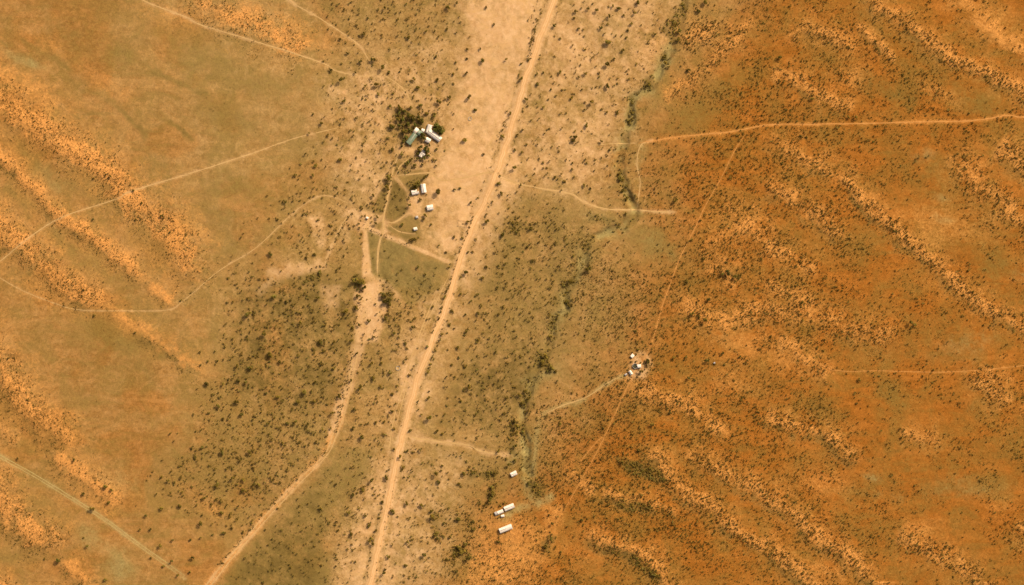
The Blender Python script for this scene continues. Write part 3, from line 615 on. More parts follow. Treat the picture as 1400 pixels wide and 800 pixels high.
WS = dict(rmat=M_WROOF, wmat=M_WALL); TS = dict(rmat=M_TROOF, wmat=M_WALL)
building('farmhouse', 'large white L-shaped farmhouse wrapped round a dark tree garden', 'house', 590, 181, [
    dict(L=19, W=7.0, h=3.6, kind='gable', rise=1.5, over=.6, loc=(4.2, -4.6), rz=ang(14, 10.5), wins=5, **WS),
    dict(L=11, W=6.0, h=3.45, kind='gable', rise=1.3, over=.5, loc=(-3.2, 4.5), rz=ang(3, -10), wins=2, **WS)])
building('barn', 'teal-roofed long barn at the left end of the farmyard', 'barn', 563, 190, [dict(L=16, W=6.6, h=4, kind='gable', rise=1.2, over=.5, rz=ang(10, -13), wins=3, **TS)])
building('barn', 'small shed with half white and half teal roof beside the long teal barn', 'shed', 571.5, 180.5, [
    dict(L=5.5, W=6.0, h=3.6, kind='gable', rise=1.0, over=.4, rz=ang(6, 4.5), loc=(1.9, -1.6), wins=1, **TS),
    dict(L=4.5, W=7.0, h=3.2, kind='mono', rise=.5, over=.3, rz=ang(6, 4.5), loc=(-2.6, 1.9), wins=1, **WS)])
building('hut', 'tiny white hut between the teal shed and the L-shaped farmhouse', 'hut', 578.3, 178.5, [dict(L=4, W=4, h=2.8, kind='mono', rise=.5, over=.3, rz=ang(1, .3), wins=1, **WS)])
building('cottage', 'small square white cottage just below the L-shaped farmhouse', 'house', 585, 192, [dict(L=6.4, W=6, h=3.2, kind='gable', rise=1.1, over=.4, rz=ang(6, 3), wins=2, **WS)])
building('cross_house', 'white cross-shaped house among dark trees below the farmyard', 'house', 577, 210, [
    dict(L=10, W=4.4, h=3.2, kind='gable', rise=1.1, over=.4, rz=ang(8, 5), wins=3, **WS), dict(L=9.4, W=4.6, h=3.1, kind='gable', rise=1.25, over=.4, rz=ang(-5, 8), wins=2, door=False, **WS)])
building('house', 'squarish white house left of the tall white house by the bushes', 'house', 566.5, 263, [dict(L=7, W=6, h=3.2, kind='gable', rise=1.1, over=.4, rz=ang(6, -1.5), wins=2, **WS), dict(L=3, W=3.5, h=2.6, kind='mono', rise=.4, over=.2, rz=ang(6, -1.5), loc=(4.7, -.6), wins=1, **dict(WS, rmat=M_GROOF))])
building('house', 'white oblong house standing upright in the picture beside a squarish one', 'house', 579, 257.7, [dict(L=11.5, W=6.2, h=3.4, kind='gable', rise=1.2, over=.4, rz=ang(1.5, 10), wins=3, **WS)])
building('house', 'white house alone at the edge of the open pale sand', 'house', 588, 284, [dict(L=8, W=6.6, h=3.3, kind='gable', rise=1.2, over=.4, rz=ang(8, -1.5), wins=2, **WS)])
building('hut', 'faint pale hut above the little white store with a dark shadow', 'hut', 570, 297, [dict(L=3.6, W=3, h=2.4, kind='mono', rise=.3, over=.2, rz=.2, wins=1, **dict(WS, rmat=M_GROOF))])
building('store', 'little white store at the end of the field track above a dark hedge', 'hut', 568, 313, [dict(L=4.6, W=3.6, h=3, kind='mono', rise=.5, over=.3, rz=ang(4, -1), wins=1, **WS)])
building('hut', 'tiny white hut left of the track junction in bare sand', 'hut', 502, 298, [dict(L=3.0, W=2.6, h=2.4, kind='mono', rise=.4, over=.2, rz=ang(3, 1.5), wins=1, **WS)])
building('hut', 'white hut at the top of the eastern dune settlement', 'hut', 864.3, 486.5, [dict(L=4.4, W=3.8, h=2.8, kind='mono', rise=.5, over=.3, rz=.9, wins=1, **WS)])
building('hut', 'white hut against the round grey water tank in the dunes', 'hut', 873.6, 500.6, [dict(L=4.6, W=4.4, h=3, kind='mono', rise=.5, over=.3, rz=.1, wins=1, **WS)])
building('hut', 'white hut at the start of the grey green track in the dunes', 'hut', 862, 509.5, [dict(L=5.4, W=3.6, h=2.8, kind='gable', rise=.8, over=.3, rz=ang(3, 5), wins=1, **WS)])
building('shelter', 'low pale shelter left of the lowest white dune hut', 'shelter', 855.5, 512, [dict(L=3.4, W=2.2, h=2.1, kind='mono', rise=.25, over=.2, rz=ang(3, -1.5), wins=0, **dict(WS, rmat=M_GROOF))])
building('shelter', 'tiny white shelter alone in the dunes right of the settlement', 'shelter', 976.5, 496.3, [dict(L=2.2, W=1.8, h=1.9, kind='mono', rise=.2, over=.15, rz=.3, wins=0, **dict(WS, rmat=M_GROOF))])
A25 = ang(14, -6)
building('house', 'small white house north of the two long white sheds', 'house', 702.3, 647.6, [dict(L=8.2, W=5.4, h=3.2, kind='gable', rise=1, over=.35, rz=ang(8, -4), wins=2, **WS)])
building('long_shed', 'long white shed joined end to end with a narrow low one', 'shed', 696, 693.4, [dict(L=13.6, W=5.8, h=3.6, kind='gable', rise=1.0, over=.4, rz=A25, wins=4, **WS)])
building('narrow_shed', 'narrow low white shed at the left end of a long shed', 'shed', 682.3, 700.4, [
    dict(L=8.2, W=4.2, h=2.9, kind='mono', rise=.5, over=.25, rz=A25, loc=(1.6, .7), wins=2, **WS), dict(L=3.2, W=4.6, h=2.6, kind='mono', rise=.4, over=.2, rz=A25, loc=(-4.4, -1.6), wins=1, door=False, **dict(WS, rmat=M_GROOF))])
building('hut', 'small white hut just below the two joined sheds', 'hut', 687.2, 705.2, [dict(L=4.4, W=2.8, h=2.5, kind='mono', rise=.3, over=.2, rz=ang(4, -1), wins=1, **WS)])
building('long_shed', 'long white shed standing alone on bare orange sand', 'shed', 691.3, 722.6, [dict(L=17.6, W=6.2, h=3.9, kind='gable', rise=1.0, over=.4, rz=ang(14, -5.6), wins=5, **WS)])

def ring(name, r0, r1, z0, z1, mat, parent, n=28):
    V, F = [], []
    for i in range(n):
        a = 2 * math.pi * i / n; c, s = math.cos(a), math.sin(a)
        V += [(r1 * c, r1 * s, z0), (r1 * c, r1 * s, z1), (r0 * c, r0 * s, z1), (r0 * c, r0 * s, z0)]
    for i in range(n):
        j = (i + 1) % n
        for k in range(4): F.append((i * 4 + k, j * 4 + k, j * 4 + (k + 1) % 4, i * 4 + (k + 1) % 4))
    return obj(name, mesh_np(name, V, F, mat), parent)
def disc(name, r, z, mat, parent, n=28):
    V = [(0, 0, z)] + [(r * math.cos(2 * math.pi * i / n), r * math.sin(2 * math.pi * i / n), z) for i in range(n)]
    return obj(name, mesh_np(name, V, [(0, i + 1, (i + 1) % n + 1) for i in range(n)], mat), parent)
def tank(label, mx, my, r, h, water, fill=None):
    t = empty('water_tank', at(mx, my)); tag(t, label, 'water tank')
    ring('tank_wall', r - .28, r, -.4, h, M_CONC, t); ring('rim', r - .36, r + .08, h, h + .12, M_GROOF, t); disc('water' if fill is None else 'floor', r - .3, h * water, fill or M_WATER, t)
tank('round grey water tank beside a white hut in the dunes', 868.2, 500.4, 3.5, 2.2, .55)
tank('small round trough on pale sand right of the farmhouse', 642.5, 162.5, 2.3, .8, .3, M_PALE)
tank('small pale round trough left of the main road below the pale strip', 544, 503.5, 2.8, .7, .2, M_PALE)

def pen(label, mx, my, L, W, rz):
    t = empty('livestock_pen', at(mx, my), rz); tag(t, label, 'pen')
    post = mesh_np('post', boxv(-.11, .11, -.11, .11, -.5, 1.15), BF, M_WOOD)
    for s in np.linspace(-.5, .5, 6):
        for sy in (-1, 1): o = obj('post', post, t); o.location = (s * L, sy * W / 2, 0)
    for s in (-1 / 6, 1 / 6):
        for sx in (-1, 1): o = obj('post', post, t); o.location = (sx * L / 2, s * W, 0)
    for sy in (-1, 1): boxes('rail', [(-L / 2, L / 2, sy * W / 2 - .04, sy * W / 2 + .04, z, z + .1) for z in (.4, .95)], M_WOOD, t)
    for sx in (-1, 1): boxes('rail', [(sx * L / 2 - .045, sx * L / 2 + .045, -W / 2, W / 2, z, z + .09) for z in (.41, .96)], M_WOOD, t)
pen('square wooden livestock pen on pale sand beside the main road', 632, 306, 13, 8, ang(12, 2))

# ------------------------------------------------------------------ trees and bushes
def leaf_cloud(n_clump, n_leaf, size, flat, seed, spread=.62, clump_r=.42, zc=.62):
    """leaf-clump faces spread through a flattened crown of radius 1"""
    r = np.random.default_rng(seed); V = []
    C = []
    for k in range(n_clump):
        a = r.uniform(0, 2 * math.pi); q = spread * math.sqrt(r.uniform(0, 1))
        C.append((q * math.cos(a), q * math.sin(a) * r.uniform(.75, 1.1), zc + flat * (1 - q * q * .9) * r.uniform(.55, 1.15), clump_r * r.uniform(.6, 1.15)))
    for k in range(n_leaf):
        c = C[k % n_clump]; d = r.normal(size=3); d /= np.linalg.norm(d); d[2] = d[2] * .55 + .12
        p = np.array(c[:3]) + d * c[3] * r.uniform(.45, 1.0)
        n = d + r.normal(size=3) * .55 + (0, 0, .45); n /= np.linalg.norm(n)
        u = np.cross(n, (r.normal(), r.normal(), r.normal())); u /= np.linalg.norm(u); v = np.cross(n, u)
        s = size * r.uniform(.65, 1.35); e = s * r.uniform(.55, .9)
        V += [p - u * s - v * e * .3, p + u * s * .2 - v * e, p + u * s + v * e * .3, p - u * s * .2 + v * e]
    V = np.array(V); return V, np.arange(len(V)).reshape(-1, 4), C
def tube(V, F, a, b, ra, rb, n=6):
    a, b = np.array(a, float), np.array(b, float); d = b - a; d /= np.linalg.norm(d) + 1e-9
    u = np.cross(d, (.3, .9, .1)); u /= np.linalg.norm(u); v = np.cross(d, u); o = len(V)
    for p, r in ((a, ra), (b, rb)):
        for i in range(n): t = 2 * math.pi * i / n; V.append(tuple(p + (u * math.cos(t) + v * math.sin(t)) * r))
    for i in range(n): F.append((o + i, o + (i + 1) % n, o + n + (i + 1) % n, o + n + i))
def tree_meshes(seed, mat, tall, n_clump, n_leaf, size):
    V, F, C = leaf_cloud(n_clump, n_leaf, size, .38 * tall, seed, zc=.55 * tall)
    crown = mesh_np('crown', V, F, mat)
    V, F = [], []; fork = (.05, -.03, .34 * tall); tube(V, F, (0, 0, -.3), fork, .11, .075, 8)
    for c in C[:6]:
        mid = (c[0] * .5, c[1] * .5, (fork[2] + c[2]) / 2 + .05); tube(V, F, fork, mid, .055, .035); tube(V, F, mid, (c[0], c[1], c[2]), .035, .015)
    return mesh_np('trunk', V, F, M_BARK), crown
TREES = [tree_meshes(100 + k, M_LEAF, (.95, 1.1, .85, 1.2, 1.0, .9, 1.05)[k], (8, 6, 10, 7, 9, 5, 11)[k], 330, .17) for k in range(7)]
GARDEN = [tree_meshes(200 + k, M_GARDEN, (1.2, 1.35, 1.1)[k], (10, 8, 12)[k], 480, .15) for k in range(3)]
BUSHES = [tree_meshes(300 + k, M_BUSH, (.75, .85, .65, .8)[k], (5, 4, 6, 7)[k], 150, .22) for k in range(4)]

# tree positions: (tile corner, [(x/4, y/4, size)])
T_ = []
def tile(x0, y0, *items):
    for (cx, cy, d) in items: T_.append((x0 + cx / 4, y0 + cy / 4, d / 4 * .84))
tile(350, 0, (585, 185, 30), (640, 325, 32), (692, 370, 35), (725, 395, 20), (465, 435, 32), (570, 335, 22), (500, 290, 18), (705, 45, 22), (615, 100, 18), (775, 105, 18), (930, 170, 18), (1045, 160, 18), (1050, 45, 30), (1100, 15, 20), (1260, 40, 18), (835, 205, 22), (1000, 200, 16), (1240, 330, 28), (1370, 325, 20), (1150, 400, 20), (990, 435, 22), (1155, 270, 18), (1000, 555, 32), (1055, 530, 28), (1165, 530, 28), (1200, 600, 22), (1140, 765, 30), (1350, 750, 25), (865, 430, 22), (885, 480, 25), (660, 465, 30), (600, 470, 20), (670, 515, 22), (480, 550, 25), (750, 510, 16), (315, 625, 16), (360, 675, 22), (395, 740, 18), (460, 680, 14), (290, 730, 14), (460, 215, 18), (410, 380, 22), (975, 630, 28), (935, 620, 25), (900, 575, 26), (1095, 340, 16), (1080, 405, 18), (985, 310, 18), (1030, 455, 15), (370, 470, 16), (1155, 320, 16), (1300, 135, 18), (1390, 620, 20), (1225, 268, 16), (545, 395, 16), (585, 540, 14), (790, 590, 40), (850, 635, 42), (900, 655, 34), (745, 690, 36), (812, 715, 38), (775, 655, 28), (735, 580, 22), (845, 590, 20))
tile(700, 0, (350, 65, 25), (415, 48, 20), (462, 55, 27), (550, 35, 20), (582, 45, 22), (530, 90, 24), (340, 100, 16), (235, 140, 25), (265, 210, 15), (365, 158, 20), (485, 150, 25), (525, 230, 35), (605, 275, 22), (520, 350, 30), (400, 270, 16), (375, 355, 14), (260, 395, 25), (135, 405, 18), (170, 398, 16), (48, 430, 26), (140, 460, 22), (50, 350, 14), (400, 400, 24), (365, 420, 16), (460, 360, 14), (475, 420, 16), (525, 470, 28), (215, 490, 16), (275, 492, 16), (380, 490, 16), (325, 535, 20), (78, 540, 26), (175, 585, 22), (435, 555, 28), (395, 600, 16), (85, 580, 14), (105, 655, 16), (150, 650, 14), (30, 740, 20), (60, 710, 18), (410, 685, 28), (520, 615, 18), (575, 620, 18), (540, 565, 12), (345, 745, 28), (335, 770, 25), (490, 770, 20), (780, 185, 22), (625, 205, 16), (650, 130, 22), (690, 15, 26), (670, 70, 22), (635, 165, 18), (610, 85, 16), (1055, 15, 30), (910, 170, 34), (905, 215, 32), (965, 385, 24), (830, 310, 34), (838, 345, 28), (855, 365, 16), (745, 460, 26), (660, 560, 24), (655, 620, 26), (645, 660, 20), (630, 655, 16), (1020, 60, 26), (560, 320, 14))
tile(1050, 0, (480, 640, 24), (440, 640, 18), (240, 540, 20), (65, 315, 26), (575, 775, 14), (1100, 620, 16), (540, 635, 12), (260, 660, 14), (375, 655, 12), (300, 655, 14))
tile(0, 200, (730, 242, 16), (885, 380, 22), (895, 395, 14), (510, 400, 16), (742, 400, 16), (605, 165, 18), (580, 155, 14), (512, 175, 14), (775, 310, 16), (748, 320, 12), (930, 470, 14), (1250, 720, 16), (1350, 180, 12), (970, 560, 10), (1180, 740, 12), (415, 365, 10), (460, 785, 16), (1325, 790, 16), (1130, 630, 10))
tile(350, 200, (995, 250, 36), (1245, 42, 18), (1085, 238, 18), (1115, 230, 16), (1325, 205, 22), (1340, 260, 26), (1175, 310, 20), (1262, 410, 28), (1350, 485, 28), (1150, 690, 32), (1055, 660, 18), (1085, 495, 16), (1130, 500, 16), (1160, 580, 16), (1185, 578, 16), (1160, 415, 22), (1240, 720, 22), (1260, 660, 20), (1325, 655, 16), (1040, 580, 16), (1000, 540, 14), (925, 700, 18), (885, 660, 20), (860, 505, 28), (925, 380, 26), (915, 400, 18), (960, 425, 16), (840, 320, 24), (880, 205, 45), (870, 225, 30), (925, 170, 26), (940, 160, 18), (900, 290, 20), (893, 300, 14), (910, 100, 18), (970, 75, 20), (985, 105, 15), (850, 75, 26), (820, 100, 26), (800, 40, 28), (745, 20, 25), (765, 100, 18), (725, 170, 34), (715, 225, 28), (640, 270, 22), (665, 385, 22), (655, 420, 22), (650, 350, 16), (460, 75, 26), (325, 105, 26), (310, 160, 22), (215, 160, 22), (160, 300, 26), (270, 40, 18), (80, 590, 28), (350, 690, 25), (275, 610, 18), (320, 590, 18), (120, 400, 16), (480, 510, 16), (575, 745, 46), (545, 735, 40), (590, 770, 32), (1135, 105, 12), (990, 15, 20), (1335, 160, 14), (1235, 215, 12), (800, 430, 22), (895, 20, 30), (930, 40, 28), (940, 20, 26), (885, 45, 22), (905, 68, 18), (850, 260, 18), (835, 285, 16))
tile(700, 200, (12, 115, 30), (50, 210, 18), (170, 90, 16), (330, 90, 16), (330, 125, 18), (290, 195, 14), (392, 215, 22), (430, 230, 14), (270, 150, 14), (235, 170, 18), (290, 95, 12), (100, 450, 24), (205, 435, 16), (245, 455, 18), (85, 550, 18), (335, 600, 18), (295, 540, 14), (120, 150, 14), (320, 740, 34), (415, 670, 34), (590, 180, 28), (605, 240, 26), (625, 285, 26), (585, 150, 18), (15, 20, 20), (55, 35, 20), (200, 345, 12), (535, 20, 18), (1055, 270, 16), (980, 510, 20), (1300, 335, 20), (960, 740, 20), (895, 295, 28), (1190, 170, 20), (1050, 615, 16), (1180, 690, 34), (1215, 710, 30), (1150, 700, 24), (620, 370, 18), (610, 430, 12), (640, 445, 10), (1030, 405, 14), (1090, 285, 14))
tile(0, 400, (1360, 120, 40), (1130, 500, 28), (1095, 325, 16), (1230, 300, 16), (1175, 320, 14), (1140, 375, 18), (1100, 395, 16), (1190, 375, 14), (1295, 400, 26), (1370, 410, 30), (1305, 480, 25), (1345, 490, 25), (1220, 500, 22), (1295, 600, 32), (1195, 620, 28), (1320, 665, 28), (1060, 665, 14), (1140, 660, 16), (1220, 690, 18), (1100, 750, 16), (935, 770, 16), (1350, 240, 18), (1320, 200, 16), (45, 358, 14), (590, 78, 12), (515, 125, 16), (740, 220, 14), (1275, 50, 16), (1240, 55, 14), (870, 710, 12), (150, 585, 14), (120, 515, 12), (1005, 395, 10), (990, 40, 14), (940, 80, 12))
tile(350, 400, (45, 225, 30), (80, 340, 35), (130, 380, 22), (30, 300, 20), (355, 270, 32), (425, 270, 22), (370, 320, 18), (315, 310, 18), (230, 345, 18), (425, 390, 18), (425, 415, 18), (265, 545, 32), (230, 595, 28), (320, 595, 22), (120, 570, 25), (55, 550, 18), (325, 490, 20), (360, 390, 18), (280, 720, 25), (220, 705, 25), (175, 715, 22), (65, 715, 22), (415, 655, 25), (365, 745, 22), (410, 740, 18), (30, 650, 16), (455, 565, 25), (525, 265, 28), (550, 330, 22), (575, 520, 32), (540, 640, 25), (630, 385, 28), (735, 435, 28), (840, 450, 20), (770, 510, 16), (745, 555, 20), (745, 645, 22), (700, 705, 18), (655, 710, 18), (535, 740, 22), (580, 790, 30), (705, 775, 18), (755, 740, 18), (845, 755, 22), (945, 680, 36), (945, 575, 22), (945, 540, 14), (940, 295, 20), (1035, 25, 22), (1010, 105, 16), (1000, 140, 16), (970, 75, 18), (935, 145, 14), (1070, 100, 20), (1060, 175, 20), (1085, 195, 14), (1020, 230, 22), (1010, 255, 16), (965, 355, 14), (955, 390, 14), (940, 435, 22), (985, 395, 12), (1120, 5, 20), (1175, 45, 18), (1145, 118, 18), (1215, 115, 22), (1150, 215, 20), (1215, 258, 20), (1105, 300, 20), (1110, 355, 18), (1145, 405, 18), (1310, 325, 18), (1040, 460, 16), (1070, 395, 16), (855, 190, 22), (820, 280, 20), (755, 220, 22), (715, 40, 46), (700, 15, 34), (735, 60, 30), (705, 140, 28), (560, 20, 30), (495, 100, 32), (565, 175, 22), (615, 155, 22), (660, 115, 14), (645, 245, 22), (655, 60, 16), (550, 80, 25), (240, 165, 25), (340, 25, 25), (100, 20, 30), (170, 50, 20), (1165, 515, 28), (1030, 665, 18), (905, 665, 16), (890, 640, 14), (990, 755, 20), (1020, 770, 18), (1080, 770, 16), (685, 385, 20), (640, 470, 28), (680, 515, 20), (520, 480, 22), (530, 190, 18))
tile(700, 400, (1075, 38, 25), (1055, 150, 32), (985, 115, 28), (1020, 135, 22), (740, 375, 30), (735, 400, 16), (705, 430, 24), (500, 740, 18), (560, 715, 18), (580, 510, 16), (860, 655, 22), (1065, 370, 25), (1150, 330, 22), (885, 355, 22), (965, 465, 22), (1010, 315, 16), (1375, 290, 16), (985, 640, 20), (765, 720, 25), (300, 50, 26), (312, 75, 20), (210, 240, 25), (180, 350, 36), (220, 410, 34), (165, 380, 34), (240, 430, 20), (195, 430, 20), (75, 545, 34), (60, 610, 34), (40, 560, 25), (85, 580, 20), (25, 730, 34), (60, 765, 25), (15, 700, 28), (260, 720, 25), (95, 405, 14), (720, 235, 12), (950, 355, 18), (1245, 350, 18), (1160, 395, 14), (1125, 545, 14), (450, 600, 12), (255, 125, 18), (690, 310, 16), (790, 240, 14))
tile(1050, 400, (187, 52, 20), (500, 475, 22), (365, 235, 12), (780, 160, 28), (800, 175, 22), (720, 745, 16), (905, 420, 14), (485, 605, 14), (190, 150, 18))
tile(0, 600, (505, 380, 30), (405, 115, 22), (580, 260, 28), (610, 280, 22), (595, 350, 22), (455, 300, 22), (885, 380, 26), (800, 420, 22), (985, 365, 24), (1100, 460, 30), (1220, 510, 24), (1270, 485, 18), (1330, 510, 18), (1375, 460, 16), (1275, 210, 28), (1190, 250, 30), (1330, 225, 25), (1335, 285, 35), (1310, 120, 24), (1365, 70, 28), (1215, 70, 30), (1070, 105, 20), (1105, 45, 22), (920, 225, 22), (885, 210, 18), (990, 210, 18), (995, 290, 18), (855, 300, 16), (1120, 325, 24), (1210, 335, 18), (1210, 405, 24), (1105, 415, 18), (765, 495, 20), (825, 495, 20), (880, 580, 26), (945, 550, 18), (1040, 550, 20), (1100, 540, 16), (1055, 650, 24), (895, 695, 18), (1040, 725, 20), (975, 745, 22), (940, 665, 22), (825, 650, 16), (580, 770, 26), (320, 665, 30), (500, 210, 12), (100, 105, 16), (480, 585, 24), (245, 655, 14), (1390, 250, 25), (1180, 165, 16), (1290, 445, 15), (925, 140, 12), (980, 150, 14), (460, 540, 14))
tile(350, 600, (805, 150, 25), (788, 95, 24), (755, 55, 18), (715, 210, 30), (638, 225, 30), (690, 345, 20), (745, 395, 28), (828, 350, 28), (905, 365, 28), (600, 415, 24), (620, 475, 24), (655, 500, 20), (625, 550, 32), (640, 572, 25), (520, 520, 24), (500, 600, 16), (725, 640, 28), (700, 730, 26), (708, 712, 16), (545, 670, 16), (505, 400, 28), (505, 375, 16), (585, 280, 26), (530, 305, 22), (555, 295, 15), (675, 430, 14), (985, 190, 30), (1000, 235, 25), (965, 420, 34), (985, 520, 28), (990, 545, 22), (1105, 440, 30), (1190, 490, 28), (1185, 450, 20), (1130, 620, 36), (1165, 650, 34), (1110, 590, 28), (1145, 575, 25), (1290, 300, 42), (1285, 330, 34), (1290, 268, 28), (1310, 190, 28), (1135, 190, 25), (1185, 185, 22), (1110, 245, 20), (1385, 140, 28), (1330, 65, 25), (920, 630, 32), (830, 565, 22), (820, 690, 22), (850, 550, 16), (1020, 145, 16), (810, 210, 14), (830, 65, 16), (440, 245, 20), (355, 385, 25), (130, 240, 20), (80, 210, 16), (15, 250, 25), (145, 25, 22), (330, 15, 18), (225, 220, 14), (360, 690, 16), (435, 695, 16), (120, 380, 14), (50, 495, 14), (1325, 560, 24), (1030, 460, 20), (1060, 535, 20), (1095, 720, 25), (1045, 655, 20), (960, 395, 22), (440, 450, 15), (1360, 350, 18), (1335, 365, 14))
tile(700, 600, (690, 60, 24), (15, 35, 30), (15, 120, 25), (380, 445, 20), (220, 460, 22), (215, 545, 28), (185, 590, 30), (265, 615, 16), (200, 415, 18), (135, 550, 14), (425, 450, 12), (455, 120, 14), (775, 740, 28), (985, 175, 15), (870, 650, 18), (430, 240, 18), (600, 130, 26), (1195, 90, 15), (140, 500, 12), (240, 690, 10), (130, 255, 24), (90, 245, 22), (300, 480, 14), (480, 355, 14))
tile(1050, 600, (300, 180, 16), (320, 195, 14), (420, 270, 14), (370, 205, 14), (230, 130, 14))
GARDEN_AT = [(597.5, 172.5, 6), (602, 176.5, 6.5), (597, 177.5, 5.5), (605, 180.5, 5.5), (601.5, 182, 4.5), (594.5, 175.5, 4), (578, 184.5, 5.5), (580, 189, 5), (575, 201, 5), (582, 203, 6.5), (585, 207, 4.5), (571.5, 209, 4), (580, 216, 4.5), (555.5, 188, 5), (552, 193, 4), (586, 213, 3.6), (576, 188, 4.2), (546, 155, 4.5), (553, 152, 4.5), (559, 158, 5), (551, 163, 5), (565, 163, 5), (572, 160, 4), (577, 166, 4.5), (558, 170, 5), (568, 171, 4.5), (546, 172, 4), (560, 178, 4), (551, 180, 4), (549, 200, 3.5), (587, 198, 3.4), (571, 217, 3.6), (567, 226, 4), (558, 222, 4)]

# landmarks for telling the trees apart
MARKS = [('white L-shaped farmhouse', 590, 181), ('long teal barn', 563, 190), ('cross-shaped house', 577, 210), ('two white bush houses', 572, 260), ('lone white house on the sand', 588, 284), ('track junction', 525, 310),
 ('little white store', 568, 313), ('livestock pen', 632, 306), ('bare sand wedge', 502, 345), ('sandy wash head', 505, 430), ('pale round trough', 544, 503), ('round trough on the sand', 642, 162), ('main road crossing', 672, 240),
 ('top edge of the main road', 750, 20), ('main road bend', 625, 368), ('side track turnoff', 555, 594), ('bottom edge of the main road', 508, 790), ('north gully', 905, 90), ('dark gully pool', 850, 230), ('gully track crossing', 871, 287),
 ('grey gully bush', 775, 410), ('gully foot', 745, 505), ('dune settlement', 868, 500), ('small north white house', 702, 648), ('joined white sheds', 690, 697), ('lone long shed', 691, 723), ('red dune hollow', 880, 690), ('wash track fork', 445, 622),
 ('wash track bottom end', 290, 790), ('green double track', 115, 690), ('green double track end', 250, 785), ('lower left dune crest', 40, 725), ('middle left dune crest', 60, 575), ('curved west track', 228, 424), ('straight fence track', 175, 262),
 ('upper left dune crest', 120, 220), ('north-west track fork', 510, 100), ('north-west pale track', 400, 74), ('diagonal orange track', 950, 312), ('east orange road', 1120, 170), ('dark east dune hollow', 1000, 375), ('east thin track', 1200, 507),
 ('dense west bush', 360, 430), ('middle of the west bush', 380, 520), ('lower west bush', 330, 640), ('west bush edge', 270, 560), ('shrub-lined track', 462, 318), ('open tan grassland', 420, 240), ('bush right of the main road', 650, 470), ('dark riverside thicket', 640, 680),
 ('lower riverside thicket', 630, 755), ('dark grass field', 400, 740), ('lower left sand verge', 485, 700), ('pale flats right of the road', 800, 100), ('upper pale flats', 830, 30), ('lower pale flats', 780, 210), ('middle of the east bush', 720, 330), ('side track end', 690, 625), ('orange bare patch', 750, 720), ('north bush by the sand', 610, 100), ('top bush', 560, 30), ('far south-east dunes', 1130, 640), ('lower right of the settlement', 930, 560), ('east dune crest', 1100, 430)]
ORD = ['', 'second ', 'third ', 'fourth ', 'fifth ', 'sixth ', 'seventh ', 'eighth ', 'ninth ', 'tenth ', 'eleventh ', 'twelfth ', 'thirteenth ', 'fourteenth ']
DIRS = ['right of', 'below right of', 'below', 'below left of', 'left of', 'above left of', 'above', 'above right of']
def label_all(items, what):
    """what it is + the landmark it is next to, on which side, and its rank outward from there"""
    bins = {}
    for k, (x, y, d) in enumerate(items):
        m = min(range(len(MARKS)), key=lambda q: (MARKS[q][1] - x) ** 2 + (MARKS[q][2] - y) ** 2)
        dx, dy = x - MARKS[m][1], y - MARKS[m][2]; s = int(round(math.atan2(dy, dx) / (math.pi / 4))) % 8
        bins.setdefault((m, s), []).append((dx * dx + dy * dy, k))
    out = {}
    for (m, s), v in bins.items():
        v.sort()
        for q, (_, k) in enumerate(v): out[k] = '%s, %sclosest %s the %s' % (what, ORD[min(q, 13)], DIRS[s], MARKS[m][0])
    return [out[k] for k in range(len(items))]
def plant(name, label, cat, group, x, y, d, pair, rz, sz):
    d *= 1.3; sz *= 1.5
    t = empty(name, at(x, y), rz); tag(t, label, cat, group)
    for nm, me in (('trunk', pair[0]), ('crown', pair[1])):
        o = obj(nm, me, t); o.scale = (d / 2, d / 2 * .92, d / 2 * sz)
T_.sort(key=lambda q: -q[2])
big, small = T_[:300], T_[300:600]
for (x, y, d), lb in zip(big, label_all(big, 'dark thorn tree')):
    plant('thorn_tree', lb, 'tree', 'thorn trees of the valley and dunes', x, y, d, random.choice(TREES), random.uniform(0, 6.28), random.uniform(.85, 1.2))
for (x, y, d), lb in zip(small, label_all(small, 'small dark thorn bush')):
    plant('thorn_bush', lb, 'bush', 'single thorn bushes', x, y, max(d, 3.0), random.choice(BUSHES + TREES[:3]), random.uniform(0, 6.28), random.uniform(.9, 1.25))
for (x, y, d), lb in zip(GARDEN_AT, label_all(GARDEN_AT, 'dense green garden tree')):
    plant('garden_tree', lb, 'tree', 'garden trees of the farmyard', x, y, d * (1.4 if x > 592 and y < 186 else 1.15), random.choice(GARDEN), random.uniform(0, 6.28), random.uniform(.85, 1.1))

